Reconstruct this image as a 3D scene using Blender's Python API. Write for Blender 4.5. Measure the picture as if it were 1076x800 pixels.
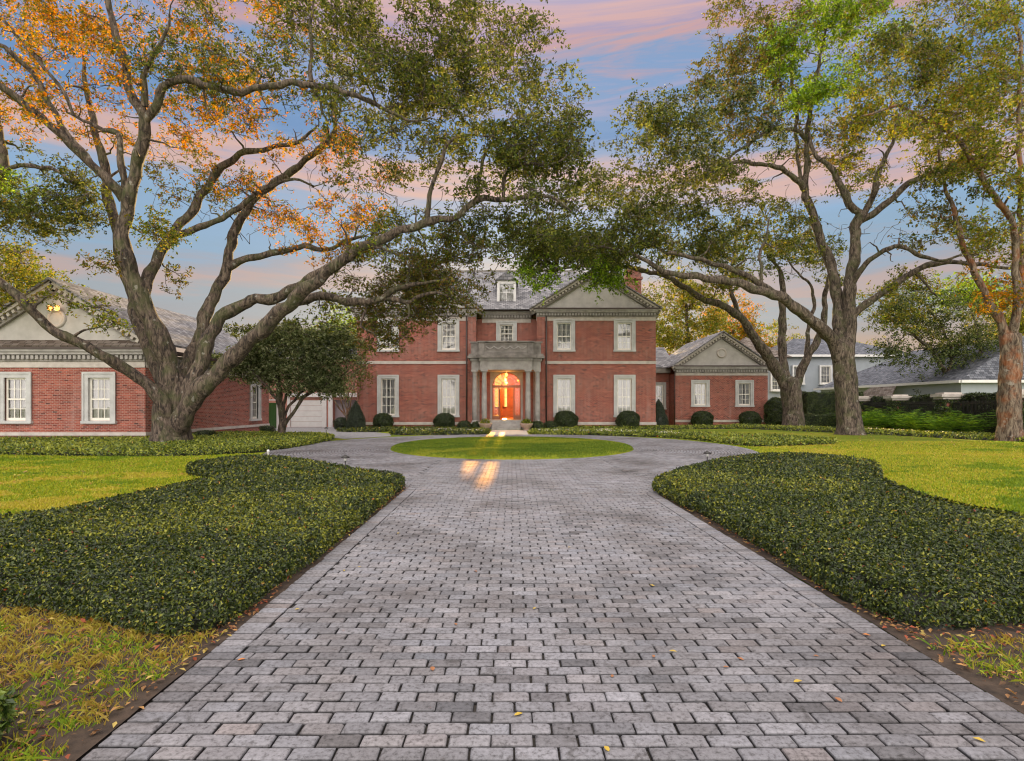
import bpy, math, random
import numpy as np
from mathutils import Vector
from mathutils.kdtree import KDTree
R = math.radians
random.seed(7)
rng = np.random.default_rng(7)
for o in list(bpy.data.objects): bpy.data.objects.remove(o)
S = bpy.context.scene
col = S.collection

# ------------------------------------------------------------------ camera, world, sun, exposure
EXPO = 1.32
SUN_EL, SUN_AZ = 7.4, 0.0          # the sun stands low behind the house, in line with the front door
SUN_STRENGTH = 5.0
SKY_GAIN = 0.36
NISHITA = 0.05
cd = bpy.data.cameras.new('camera'); cam = bpy.data.objects.new('camera', cd); col.objects.link(cam)
cam.location = (0, 0, 1.65); cam.rotation_euler = (R(90), 0, 0)
cd.sensor_width = 36; cd.lens = 607/1076*36; cd.shift_y = 27/1076; cd.clip_start = .05; cd.clip_end = 4000
S.camera = cam
S.cycles.filter_width = 1.15
vs = S.view_settings; vs.view_transform = 'Standard'; vs.look = 'None'; vs.gamma = 1; vs.exposure = EXPO; vs.use_curve_mapping = False

w = bpy.data.worlds.new('World'); S.world = w; w.use_nodes = True
nt = w.node_tree; nt.nodes.clear()
def N(tree, typ, **k):
    n = tree.nodes.new(typ)
    for a, v in k.items(): setattr(n, a, v)
    return n
def L(tree, a, b): tree.links.new(a, b)
def setramp(n, stops, interp='LINEAR'):
    cr = n.color_ramp; cr.interpolation = interp
    while len(cr.elements) > 1: cr.elements.remove(cr.elements[-1])
    cr.elements[0].position = stops[0][0]; cr.elements[0].color = (*stops[0][1], 1)
    for p, c in stops[1:]:
        e = cr.elements.new(p); e.color = (*c, 1)
def math_(tree, op, a, b=None, c=None, clamp=False):
    n = N(tree, 'ShaderNodeMath', operation=op); n.use_clamp = clamp
    for i, v in enumerate((a, b, c)):
        if v is None: continue
        if isinstance(v, (int, float)): n.inputs[i].default_value = v
        else: L(tree, v, n.inputs[i])
    return n.outputs[0]
out = N(nt, 'ShaderNodeOutputWorld'); bg = N(nt, 'ShaderNodeBackground'); bg2 = N(nt, 'ShaderNodeBackground'); add = N(nt, 'ShaderNodeMixShader'); add.inputs[0].default_value = .85   # thin evening cloud over most of the sky
sky = N(nt, 'ShaderNodeTexSky', sky_type='NISHITA'); sky.sun_disc = False
sky.sun_elevation = R(SUN_EL); sky.sun_rotation = R(SUN_AZ)
bg.inputs[1].default_value = NISHITA; L(nt, sky.outputs[0], bg.inputs[0])
tc = N(nt, 'ShaderNodeTexCoord'); sep = N(nt, 'ShaderNodeSeparateXYZ'); L(nt, tc.outputs['Generated'], sep.inputs[0])
mp = N(nt, 'ShaderNodeMapping'); mp.inputs['Scale'].default_value = (1.1, 1.4, 12.0); mp.inputs['Rotation'].default_value = (0, R(4), 0)
L(nt, tc.outputs['Generated'], mp.inputs[0])
n1 = N(nt, 'ShaderNodeTexNoise'); n1.inputs['Scale'].default_value = 1.7; n1.inputs['Detail'].default_value = 9; n1.inputs['Roughness'].default_value = .62; n1.inputs['Distortion'].default_value = .5
L(nt, mp.outputs[0], n1.inputs['Vector'])
off = math_(nt, 'MULTIPLY', math_(nt, 'SUBTRACT', n1.outputs['Fac'], .5), .20)
el = math_(nt, 'ADD', sep.outputs[2], off)
rp = N(nt, 'ShaderNodeValToRGB')
setramp(rp, [(0, (.40, .27, .25)), (.09, (.46, .33, .29)), (.13, (.34, .34, .38)), (.16, (.33, .37, .42)), (.185, (.50, .36, .34)), (.21, (.36, .36, .42)), (.24, (.26, .40, .56)),
             (.30, (.27, .43, .64)), (.325, (.36, .42, .56)), (.35, (.72, .45, .38)), (.365, (.62, .42, .42)), (.385, (.28, .38, .58)), (.42, (.15, .29, .54)), (.455, (.19, .33, .57)), (.475, (.36, .37, .55)),
             (.49, (.20, .35, .60)), (.515, (.62, .36, .36)), (.535, (.42, .33, .48)), (.56, (.68, .40, .38)), (.59, (.40, .33, .50)), (.62, (.66, .40, .40)), (.68, (.48, .42, .54)), (.80, (.95, .93, .95)), (1, (1, 1, 1))])
L(nt, el, rp.inputs[0])
# unseen bright sky added overhead and behind the photographer as fill light
back = math_(nt, 'MULTIPLY', sep.outputs[1], -1.0)
mr = N(nt, 'ShaderNodeMapRange'); mr.interpolation_type = 'SMOOTHSTEP'
mr.inputs[1].default_value = .28; mr.inputs[2].default_value = .85; mr.inputs[3].default_value = 0; mr.inputs[4].default_value = 1
L(nt, math_(nt, 'MAXIMUM', back, math_(nt, 'MULTIPLY', math_(nt, 'SUBTRACT', sep.outputs[2], .18), .85)), mr.inputs[0])
mx = N(nt, 'ShaderNodeMix', data_type='RGBA'); L(nt, mr.outputs[0], mx.inputs[0]); L(nt, rp.outputs[0], mx.inputs[6])
mx.inputs[7].default_value = (3.95, 3.6, 3.3, 1)
L(nt, mx.outputs[2], bg2.inputs[0]); bg2.inputs[1].default_value = SKY_GAIN/.85
L(nt, bg.outputs[0], add.inputs[1]); L(nt, bg2.outputs[0], add.inputs[2]); L(nt, add.outputs[0], out.inputs[0])

sd = bpy.data.lights.new('sun', 'SUN'); sun = bpy.data.objects.new('sun', sd); col.objects.link(sun)
sd.energy = SUN_STRENGTH; sd.angle = R(.5); sd.color = (1, .68, .30)
sdir = Vector((math.sin(R(SUN_AZ))*math.cos(R(SUN_EL)), math.cos(R(SUN_AZ))*math.cos(R(SUN_EL)), math.sin(R(SUN_EL))))
sun.rotation_euler = sdir.to_track_quat('Z', 'Y').to_euler(); sun.location = (0, 70, 40)

# ------------------------------------------------------------------ helpers
F = 607.0
def P(px, py, D): return np.array(((px-538)*D/F, D, 1.65-(py-427)*D/F))
def G(px, py, h=0.0):
    D = F*(1.65-h)/(py-427); return ((px-538)*D/F, D)

def tag(o, label=None, cat=None, group=None, kind=None):
    if label: o['label'] = label
    if cat: o['category'] = cat
    if group: o['group'] = group
    if kind: o['kind'] = kind
    return o
def thing(name, label, cat, loc=(0, 0, 0), group=None, rz=0):
    o = bpy.data.objects.new(name, None); col.objects.link(o); o.location = loc; o.rotation_euler[2] = rz
    return tag(o, label, cat, group)
def origin(parent):
    v = Vector((0, 0, 0))
    while parent is not None: v = v + parent.location; parent = parent.parent
    return v
def copytree(o, parent=None):
    c = o.copy(); col.objects.link(c); c.parent = parent
    for ch in list(o.children): copytree(ch, c)
    return c
class MB:
    def __init__(s): s.v = []; s.f = []; s.sm = []
    def vert(s, p): s.v.append(tuple(float(q) for q in p)); return len(s.v)-1
    def face(s, pts, smooth=False):
        s.f.append([s.vert(p) for p in pts]); s.sm.append(smooth)
    def box(s, x0, x1, y0, y1, z0, z1):
        if x0 > x1: x0, x1 = x1, x0
        if y0 > y1: y0, y1 = y1, y0
        a = [(x0,y0,z0),(x1,y0,z0),(x1,y1,z0),(x0,y1,z0),(x0,y0,z1),(x1,y0,z1),(x1,y1,z1),(x0,y1,z1)]
        for q in ((0,3,2,1),(4,5,6,7),(0,1,5,4),(1,2,6,5),(2,3,7,6),(3,0,4,7)): s.face([a[i] for i in q])
    def prism(s, pts, d):
        """pts: planar polygon, extruded by vector d"""
        pts = [Vector(p) for p in pts]; d = Vector(d); n = len(pts)
        s.face(pts); s.face([p+d for p in reversed(pts)])
        for i in range(n):
            a, b = pts[i], pts[(i+1) % n]; s.face([b, a, a+d, b+d])
    def bar(s, a, b, w_, h_, up=(0, 0, 1)):
        a = Vector(a); b = Vector(b); t = (b-a).normalized(); u = t.cross(Vector(up))
        if u.length < 1e-4: u = t.cross(Vector((0, 1, 0)))
        u.normalize(); v = u.cross(t).normalized(); u *= w_/2; v *= h_/2
        s.prism([a-u-v, a+u-v, a+u+v, a-u+v], b-a)
    def lathe(s, prof, c=(0, 0, 0), n=16, cap=True):
        """prof: (r, z) list"""
        base = len(s.v); m = len(prof)
        for r, z in prof:
            for i in range(n):
                t = 2*math.pi*i/n; s.v.append((c[0]+r*math.cos(t), c[1]+r*math.sin(t), c[2]+z))
        for k in range(m-1):
            for i in range(n):
                j = (i+1) % n
                s.f.append([base+k*n+i, base+k*n+j, base+(k+1)*n+j, base+(k+1)*n+i]); s.sm.append(True)
        if cap:
            s.f.append([base+i for i in reversed(range(n))]); s.sm.append(False)
            s.f.append([base+(m-1)*n+i for i in range(n)]); s.sm.append(False)
    def ring(s, c, r, t, axis='y', n=24, m=8):
        base = len(s.v)
        for i in range(n):
            a = 2*math.pi*i/n
            for j in range(m):
                b = 2*math.pi*j/m; rr = r+t*math.cos(b); q = t*math.sin(b)
                s.v.append((c[0]+rr*math.cos(a), c[1]+q, c[2]+rr*math.sin(a)) if axis == 'y' else (c[0]+rr*math.cos(a), c[1]+rr*math.sin(a), c[2]+q))
        for i in range(n):
            for j in range(m):
                s.f.append([base+i*m+j, base+((i+1) % n)*m+j, base+((i+1) % n)*m+(j+1) % m, base+i*m+(j+1) % m]); s.sm.append(True)
    def mesh(s, name, org=(0, 0, 0)):
        me = bpy.data.meshes.new(name); o = Vector(org)
        me.from_pydata([(v[0]-o[0], v[1]-o[1], v[2]-o[2]) for v in s.v], [], s.f)
        me.polygons.foreach_set('use_smooth', s.sm)
        uv = me.uv_layers.new(name='UVMap'); dat = [0.0]*(2*len(me.loops)); V = s.v
        for p, f in zip(me.polygons, s.f):
            n = p.normal
            if abs(n.z) > .98: u = Vector((1, 0, 0)); v = Vector((0, 1, 0))
            else:
                u = Vector((-n.y, n.x, 0)).normalized(); v = n.cross(u)
            for k, li in enumerate(p.loop_indices):
                q = Vector(V[f[k]]); dat[2*li] = q.dot(u); dat[2*li+1] = q.dot(v)
        uv.data.foreach_set('uv', dat); me.update(); return me
    def build(s, name, m, parent=None, shift=None):
        me = s.mesh(name, origin(parent)); me.materials.append(m)
        ob = bpy.data.objects.new(name, me); col.objects.link(ob); ob.parent = parent
        return ob
def place(name, me, parent, loc=(0, 0, 0)):
    ob = bpy.data.objects.new(name, me); col.objects.link(ob); ob.parent = parent; ob.location = loc; return ob
def fastmesh(name, V, Fc, mat_, parent=None, attr=None, smooth=False, org=None, mats=None, link=True):
    """V (n,3); Fc (m,k) with k constant"""
    V = np.asarray(V, np.float32).copy(); Fc = np.asarray(Fc, np.int32)
    o = origin(parent) if org is None else Vector(org)
    V -= np.array(o, np.float32)
    me = bpy.data.meshes.new(name); m, k = Fc.shape
    me.vertices.add(len(V)); me.vertices.foreach_set('co', V.ravel())
    me.loops.add(m*k); me.loops.foreach_set('vertex_index', Fc.ravel())
    me.polygons.add(m); me.polygons.foreach_set('loop_start', np.arange(m, dtype=np.int32)*k)
    try: me.polygons.foreach_set('loop_total', np.full(m, k, np.int32))
    except Exception: pass
    me.polygons.foreach_set('use_smooth', np.full(m, smooth, bool))
    me.update(calc_edges=True)
    if attr is not None:
        a = me.attributes.new('tint', 'FLOAT_COLOR', 'POINT')
        A = np.ones((len(V), 4), np.float32); A[:, :3] = attr; a.data.foreach_set('color', A.ravel())
    me.materials.append(mat_)
    if not link: return me
    ob = bpy.data.objects.new(name, me); col.objects.link(ob); ob.parent = parent
    if parent is None and org is not None: ob.location = org
    return ob

# ------------------------------------------------------------------ materials
def newmat(name):
    m = bpy.data.materials.new(name); m.use_nodes = True; t = m.node_tree
    b = t.nodes.get('Principled BSDF'); return m, t, b
def mixc(t, fac, a, b, mode='MIX'):
    n = N(t, 'ShaderNodeMix', data_type='RGBA', blend_type=mode)
    for i, v in ((0, fac), (6, a), (7, b)):
        if isinstance(v, (int, float)): n.inputs[i].default_value = v
        elif isinstance(v, tuple): n.inputs[i].default_value = (*v, 1) if len(v) == 3 else v
        else: L(t, v, n.inputs[i])
    return n.outputs[2]
def noise(t, scale, detail=4, rough=.55, vec=None, dist=0):
    n = N(t, 'ShaderNodeTexNoise'); n.inputs['Scale'].default_value = scale; n.inputs['Detail'].default_value = detail
    n.inputs['Roughness'].default_value = rough; n.inputs['Distortion'].default_value = dist
    if vec is not None: L(t, vec, n.inputs['Vector'])
    return n.outputs['Fac']
def ramp(t, fac, stops, interp='LINEAR'):
    n = N(t, 'ShaderNodeValToRGB'); setramp(n, stops, interp); L(t, fac, n.inputs[0]); return n.outputs[0]
def bump(t, b, h, dist=.01, strength=.5):
    n = N(t, 'ShaderNodeBump'); n.inputs['Distance'].default_value = dist; n.inputs['Strength'].default_value = strength
    L(t, h, n.inputs['Height']); L(t, n.outputs[0], b.inputs['Normal'])
def objvec(t, scale=(1, 1, 1)):
    tc = N(t, 'ShaderNodeTexCoord'); mp = N(t, 'ShaderNodeMapping'); mp.inputs['Scale'].default_value = scale
    L(t, tc.outputs['Object'], mp.inputs[0]); return mp.outputs[0]
def plain(name, c, rough=.6, var=.12, scale=6, metal=0, bmp=.0, c2=None):
    m, t, b = newmat(name); v = objvec(t)
    f = noise(t, scale, 6, .6, v)
    lo = tuple(q*(1-var*2) for q in c) if c2 is None else c2
    colr = ramp(t, f, [(.3, lo), (.65, c)])
    L(t, colr, b.inputs['Base Color']); b.inputs['Roughness'].default_value = rough; b.inputs['Metallic'].default_value = metal
    if bmp: bump(t, b, noise(t, scale*8, 4, .6, v), bmp, .6)
    return m
M = {}
def brick_mat(name, c1, c2, c3, mortar, bw=.21, bh=.075, ms=.009):
    m, t, b = newmat(name)
    tc = N(t, 'ShaderNodeTexCoord'); uv = tc.outputs['UV']; v = objvec(t)
    br = N(t, 'ShaderNodeTexBrick'); br.inputs['Scale'].default_value = 1; br.inputs['Brick Width'].default_value = bw; br.inputs['Row Height'].default_value = bh
    br.inputs['Mortar Size'].default_value = ms; br.inputs['Mortar Smooth'].default_value = .3; br.inputs['Bias'].default_value = 0
    br.inputs['Color1'].default_value = (0, 0, 0, 1); br.inputs['Color2'].default_value = (1, 1, 1, 1); br.inputs['Mortar'].default_value = (.5, .5, .5, 1)
    L(t, uv, br.inputs['Vector'])
    g = ramp(t, br.outputs['Color'], [(0, c3), (.09, c1), (.5, c2), (.85, c1), (1, tuple(min(1, q*1.35) for q in c2))])
    blotch = noise(t, 1.0, 7, .7, objvec(t, (.7, .7, 3.2)))
    g = mixc(t, math_(t, 'MULTIPLY', ramp(t, blotch, [(.38, (1, 1, 1)), (.56, (0, 0, 0))]), .8), g, mixc(t, .5, g, c3))
    streak = noise(t, 1.0, 6, .65, objvec(t, (2.2, 2.2, .25)))
    g = mixc(t, math_(t, 'MULTIPLY', ramp(t, streak, [(.52, (0, 0, 0)), (.72, (1, 1, 1))]), .35), g, tuple(q*.5+.22 for q in c2))
    cc = mixc(t, br.outputs['Fac'], g, mortar)
    L(t, cc, b.inputs['Base Color']); b.inputs['Roughness'].default_value = .85
    h = math_(t, 'ADD', math_(t, 'MULTIPLY', br.outputs['Fac'], -1), math_(t, 'MULTIPLY', noise(t, 60, 3, .6, v), .4))
    bump(t, b, h, .008, .8)
    return m
M['brick'] = brick_mat('red_brick', (.25, .046, .030), (.37, .105, .070), (.070, .022, .020), (.40, .28, .23))
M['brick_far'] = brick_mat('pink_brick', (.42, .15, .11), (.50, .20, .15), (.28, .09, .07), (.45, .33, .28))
def slate_mat(name, c1, c2, c3):
    m, t, b = newmat(name); tc = N(t, 'ShaderNodeTexCoord'); v = objvec(t)
    br = N(t, 'ShaderNodeTexBrick'); br.inputs['Scale'].default_value = 1; br.inputs['Brick Width'].default_value = .32; br.inputs['Row Height'].default_value = .21
    br.inputs['Mortar Size'].default_value = .012; br.inputs['Mortar Smooth'].default_value = .1
    br.inputs['Color1'].default_value = (0, 0, 0, 1); br.inputs['Color2'].default_value = (1, 1, 1, 1); br.inputs['Mortar'].default_value = (.5, .5, .5, 1)
    L(t, tc.outputs['UV'], br.inputs['Vector'])
    g = ramp(t, br.outputs['Color'], [(0, c3), (.25, c1), (.7, c2), (1, tuple(q*1.2 for q in c2))])
    g = mixc(t, math_(t, 'MULTIPLY', ramp(t, noise(t, .8, 6, .65, v), [(.4, (0, 0, 0)), (.65, (1, 1, 1))]), .5), g, tuple(q*.55 for q in c1))
    L(t, mixc(t, br.outputs['Fac'], g, tuple(q*.2 for q in c1)), b.inputs['Base Color']); b.inputs['Roughness'].default_value = .8; b.inputs['Specular IOR Level'].default_value = .25
    sp = N(t, 'ShaderNodeSeparateXYZ'); L(t, tc.outputs['UV'], sp.inputs[0])
    saw = math_(t, 'FRACT', math_(t, 'DIVIDE', sp.outputs[1], .21))
    bump(t, b, math_(t, 'ADD', math_(t, 'MULTIPLY', saw, -1), math_(t, 'MULTIPLY', br.outputs['Fac'], -.6)), .015, .8)
    return m
M['slate'] = slate_mat('grey_slate', (.20, .20, .215), (.30, .295, .31), (.12, .12, .135))
M['slate_brown'] = slate_mat('brown_shingle', (.14, .11, .09), (.21, .18, .16), (.08, .06, .05))
M['slate_blue'] = slate_mat('blue_shingle', (.10, .11, .135), (.17, .18, .21), (.06, .065, .08))
M['stone'] = plain('weathered_stone', (.42, .405, .385), .8, .2, 2.5, bmp=.004, c2=(.26, .245, .235))
M['surround'] = plain('window_surround', (.54, .55, .545), .75, .2, 2.0, bmp=.003, c2=(.40, .405, .40))
M['stone_dark_shaded'] = plain('dark_and_shaded_stone', (.30, .28, .26), .85, .25, 2, bmp=.004, c2=(.12, .11, .10))  # dark stone; also the painted shade behind dentils and swags
M['limestone'] = plain('pale_limestone', (.55, .51, .47), .75, .12, 3, bmp=.003, c2=(.40, .36, .33))
M['stucco'] = plain('grey_stucco', (.50, .485, .465), .85, .1, 1.6, bmp=.003, c2=(.38, .365, .35))
M['cream'] = plain('cream_paint', (.82, .80, .72), .4, .05, 4)
M['white'] = plain('white_paint', (.74, .74, .74), .45, .05, 3)
M['siding'] = plain('pale_siding', (.33, .37, .42), .6, .06, 1)
M['curtain'] = plain('sheer_curtain', (.56, .57, .59), .9, .05, 5)
M['dark'] = plain('dark_interior', (.02, .02, .022), .8, .1, 2)
M['black'] = plain('black_metal', (.025, .023, .022), .45, .1, 8)
M['gutter'] = plain('bronze_gutter', (.07, .05, .045), .45, .1, 3, metal=.3)
M['wood'] = plain('varnished_wood', (.34, .12, .035), .3, .2, 5, c2=(.20, .06, .02))
M['greenpaint'] = plain('green_paint', (.05, .14, .04), .4, .1, 5)
M['terracotta'] = plain('pale_terracotta', (.42, .30, .24), .8, .15, 5, bmp=.003)
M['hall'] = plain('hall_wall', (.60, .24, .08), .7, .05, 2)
M['garagewall'] = plain('garage_render', (.40, .36, .40), .8, .1, 1)
# glass: clear pane with sky reflections
m, t, b = newmat('window_glass'); t.nodes.remove(b)
o_ = t.nodes['Material Output']; tr = N(t, 'ShaderNodeBsdfTransparent'); gl = N(t, 'ShaderNodeBsdfGlossy'); gl.inputs['Roughness'].default_value = .03
lw = N(t, 'ShaderNodeFresnel'); lw.inputs[0].default_value = 1.8; ms_ = N(t, 'ShaderNodeMixShader')
nb = N(t, 'ShaderNodeBump'); nb.inputs['Distance'].default_value = .01; nb.inputs['Strength'].default_value = .25; L(t, noise(t, 1.5, 2, .5, objvec(t)), nb.inputs['Height']); L(t, nb.outputs[0], gl.inputs['Normal'])
L(t, math_(t, 'ADD', lw.outputs[0], .06), ms_.inputs[0]); L(t, tr.outputs[0], ms_.inputs[1]); L(t, gl.outputs[0], ms_.inputs[2]); L(t, ms_.outputs[0], o_.inputs[0]); M['glass'] = m
def emis(name, c, s):
    m, t, b = newmat(name); b.inputs['Base Color'].default_value = (*c, 1); b.inputs['Emission Color'].default_value = (*c, 1); b.inputs['Emission Strength'].default_value = s; return m
M['lamp'] = emis('lit_lamp', (1, .34, .06), 1.5)
M['lantern'] = emis('lit_lantern', (1, .38, .10), 1.5)

def tintmat(name, rough=.55, transl=.0, spec=.5, bumpd=0, colmul=None):
    m, t, b = newmat(name); a = N(t, 'ShaderNodeAttribute', attribute_name='tint')
    c = a.outputs['Color']
    if transl > 0:
        L(t, c, b.inputs['Base Color']); b.inputs['Roughness'].default_value = rough; b.inputs['Specular IOR Level'].default_value = spec
        tl = N(t, 'ShaderNodeBsdfTranslucent'); g = mixc(t, 1.0, c, (1.25, 1.1, .55), 'MULTIPLY'); L(t, g, tl.inputs[0])
        mxs = N(t, 'ShaderNodeMixShader'); mxs.inputs[0].default_value = transl
        L(t, b.outputs[0], mxs.inputs[1]); L(t, tl.outputs[0], mxs.inputs[2]); L(t, mxs.outputs[0], t.nodes['Material Output'].inputs[0])
    else:
        L(t, c, b.inputs['Base Color']); b.inputs['Roughness'].default_value = rough; b.inputs['Specular IOR Level'].default_value = spec
    return m
M['leaf'] = tintmat('leaf', .6, .42, .12)
M['hedgeleaf'] = tintmat('hedge_leaf', .36, .25, .5)
M['grass'] = tintmat('grass_blade', .55, .35, .35)
M['litter'] = tintmat('dry_leaf', .7, .2, .3)
M['petal'] = tintmat('flower', .6, .3, .3)

# paver: per-brick tint + stains + pitted surface
m, t, b = newmat('concrete_paver'); a = N(t, 'ShaderNodeAttribute', attribute_name='tint'); v = objvec(t)
st = ramp(t, noise(t, .45, 7, .62, v), [(.34, (.55, .52, .50)), (.50, (.98, .98, .98)), (.68, (1.15, 1.15, 1.18))])
sp_ = ramp(t, noise(t, 38, 6, .72, v), [(.36, (.45, .44, .43)), (.47, (.95, .95, .95)), (.68, (1.3, 1.3, 1.3))])
drk = ramp(t, noise(t, 5.5, 5, .7, v, .6), [(.30, (.50, .48, .46)), (.43, (1, 1, 1))])
c = mixc(t, 1.0, mixc(t, 1.0, mixc(t, 1.0, a.outputs['Color'], st, 'MULTIPLY'), sp_, 'MULTIPLY'), drk, 'MULTIPLY')
L(t, c, b.inputs['Base Color']); b.inputs['Roughness'].default_value = .72; b.inputs['Specular IOR Level'].default_value = .4
bump(t, b, math_(t, 'ADD', noise(t, 90, 5, .7, v), math_(t, 'MULTIPLY', noise(t, 14, 3, .6, v), 1.2)), .004, .9); M['paver'] = m
M['sand'] = plain('joint_sand', (.055, .048, .042), .95, .2, 30, bmp=.003)

# lawn sheet
m, t, b = newmat('lawn'); v = objvec(t)
g = ramp(t, noise(t, .22, 6, .6, v), [(.32, (.11, .16, .012)), (.5, (.18, .23, .016)), (.62, (.27, .27, .026)), (.75, (.34, .28, .05))])
g = mixc(t, 1.0, g, ramp(t, noise(t, 18, 6, .75, v), [(.3, (.45, .5, .4)), (.6, (1.25, 1.2, 1.1))]), 'MULTIPLY')
L(t, g, b.inputs['Base Color']); b.inputs['Roughness'].default_value = .9; b.inputs['Specular IOR Level'].default_value = .15
bump(t, b, noise(t, 45, 5, .75, v), .03, .9); M['lawn'] = m
M['soil'] = plain('soil', (.075, .050, .034), .95, .3, 9, bmp=.012, c2=(.022, .015, .011))
# bark
def bark(name, c1, c2, c3, moss):
    m, t, b = newmat(name); v = objvec(t, (1, 1, .28))
    n = noise(t, 9, 8, .68, v, .8)
    g = ramp(t, n, [(.40, c3), (.5, c1), (.62, c2)])
    g = mixc(t, math_(t, 'MULTIPLY', ramp(t, noise(t, 1.6, 5, .6, objvec(t)), [(.48, (0, 0, 0)), (.66, (1, 1, 1))]), .6), g, moss)
    g = mixc(t, ramp(t, noise(t, 3.5, 3, .5, objvec(t)), [(.66, (0, 0, 0)), (.70, (.5, .5, .5))]), g, (.34, .33, .29))
    L(t, g, b.inputs['Base Color']); b.inputs['Roughness'].default_value = .85
    bump(t, b, math_(t, 'ADD', n, math_(t, 'MULTIPLY', noise(t, 45, 4, .7, v), .3)), .05, .9)
    return m
M['bark'] = bark('oak_bark', (.075, .054, .041), (.17, .13, .10), (.016, .011, .008), (.065, .080, .022))
M['bark_pale'] = bark('pale_bark', (.085, .063, .048), (.19, .15, .12), (.020, .014, .010), (.075, .088, .03))
M['bark_red'] = bark('orange_patch_bark', (.13, .095, .068), (.25, .20, .15), (.035, .022, .015), (.30, .085, .018))  # brown bark with orange noise patches

def tinted(name, c):
    m, t, b = newmat(name); t.nodes.remove(b); tr = N(t, 'ShaderNodeBsdfTransparent'); tr.inputs[0].default_value = (*c, 1); gl = N(t, 'ShaderNodeBsdfGlossy'); gl.inputs['Roughness'].default_value = .08
    ms_ = N(t, 'ShaderNodeMixShader'); ms_.inputs[0].default_value = .06; L(t, tr.outputs[0], ms_.inputs[1]); L(t, gl.outputs[0], ms_.inputs[2]); L(t, ms_.outputs[0], t.nodes['Material Output'].inputs[0]); return m
M['amber_tint'] = tinted('amber_glow_glass', (1, .68, .26))  # tint added to turn the door light and its streaks orange
M['gold_tint'] = tinted('gold_glow_glass', (1, .84, .46))  # tint added so the sun streaks come out yellow
# ------------------------------------------------------------------ ground, driveway
def sheet(name, pts, z, m, kind='structure'):
    b_ = MB(); b_.face([(x, y, z) for x, y in pts]); o = b_.build(name, m); tag(o, kind=kind); return o
def grid_sheet(name, x0, x1, y0, y1, nx, ny, m, zf):
    xs = np.linspace(x0, x1, nx); ys = np.linspace(y0, y1, ny); X, Y = np.meshgrid(xs, ys); Z = zf(X, Y)
    V = np.stack([X.ravel(), Y.ravel(), Z.ravel()], 1); i = np.arange(nx*ny).reshape(ny, nx)
    Fc = np.stack([i[:-1, :-1].ravel(), i[:-1, 1:].ravel(), i[1:, 1:].ravel(), i[1:, :-1].ravel()], 1)
    o = fastmesh(name, V, Fc, m, smooth=True); return o
sheet('ground', [(-1500, -300), (1500, -300), (1500, 2500), (-1500, 2500)], 0.0, M['lawn'])

IC = (0.0, 23.3); IA, IB = 4.75, 5.75
RW = 4.35
def ioff(x, y):                                  # approximate distance outside the island's edge
    f = np.sqrt(((x-IC[0])/IA)**2+((y-IC[1])/IB)**2); th = np.arctan2((y-IC[1])/IB, (x-IC[0])/IA)
    ex = IC[0]+IA*np.cos(th); ey = IC[1]+IB*np.sin(th); return np.hypot(x-ex, y-ey)*np.sign(f-1)
def xl(y): return np.where(y < 11.3, -1.99-.012*np.maximum(y-3, 0)-.0, -2.09-.75*np.clip(y-11.3, 0, 9)**1.4)
def xr(y): return np.where(y < 10.6, 2.70+.0*y, 2.70+.5*np.clip(y-10.6, 0, 9)**1.5)
# joint sand under the pavers
ell = lambda a, b_, n=72: [(IC[0]+a*math.cos(2*math.pi*i/n), IC[1]+b_*math.sin(2*math.pi*i/n)) for i in range(n)]
sheet('driveway_bedding', [(-2.05, -8), (2.72, -8), (2.72, 11), (2.95, 11.7), (3.8, 14), (-3.4, 14), (-2.4, 11.9), (-2.07, 11.2)], .004, M['sand'])
sheet('turning_circle_bedding', ell(IA+RW, IB+RW), .008, M['sand'])
bx, by, bu, bl, bd = [], [], [], [], []          # centre, direction angle, length, depth
LB, DB, G_ = .2105, .1055, .008
rows = np.arange(-6, 19, DB)
for k, y in enumerate(rows):
    yc = y+DB/2
    a, c = float(xl(yc)), float(xr(yc))
    bx.append((a+LB/2, yc)); bu.append(0); bl.append(LB); bd.append(DB)
    bx.append((c-LB/2, yc)); bu.append(0); bl.append(LB); bd.append(DB)
    a += LB; c -= LB
    x0 = (k % 2)*LB/2 + (.012*math.sin(k*1.7)); start = math.floor((a-x0)/LB)*LB+x0
    x = start
    while x < c:
        s, e = max(x, a), min(x+LB, c)
        if e-s > .035: bx.append(((s+e)/2, yc)); bu.append(0); bl.append(e-s); bd.append(DB)
        x += LB
rowxy = np.array(bx); keep = np.ones(len(rowxy), bool)
io = ioff(rowxy[:, 0], rowxy[:, 1])
inner = (np.abs(rowxy[:, 0]-.3) < 2.5) & (io > .24)
keep = inner | (io > RW+.03)
keep &= (io > .24) & (rowxy[:, 1] < 14.8) | inner
bx = [tuple(v_) for v_ in rowxy[keep]]; bu = [0]*len(bx); bl = list(np.array(bl)[keep]); bd = list(np.array(bd)[keep])
nr = int(RW/DB)
for k in range(nr):
    o_ = (k+.5)*DB; a, b_ = IA+o_, IB+o_
    th = np.linspace(0, 2*math.pi, 2000); per = np.concatenate([[0], np.cumsum(np.hypot(np.diff(a*np.cos(th)), np.diff(b_*np.sin(th))))])
    n = int(per[-1]/LB); ss = (np.arange(n)+.5*(k % 2))*per[-1]/n; tt = np.interp(ss % per[-1], per, th)
    for q in tt:
        x, y = IC[0]+a*math.cos(q), IC[1]+b_*math.sin(q)
        if k >= 2 and abs(x-.3) < 2.5 and y < IC[1]: continue
        bx.append((x, y)); bu.append(math.atan2(b_*math.cos(q), -a*math.sin(q))); bl.append(per[-1]/n); bd.append(DB)
C_ = np.array(bx); A_ = np.array(bu); Ln = np.array(bl)-G_; Dp = np.array(bd)-G_; n = len(C_)
print('pavers', n)
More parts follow.
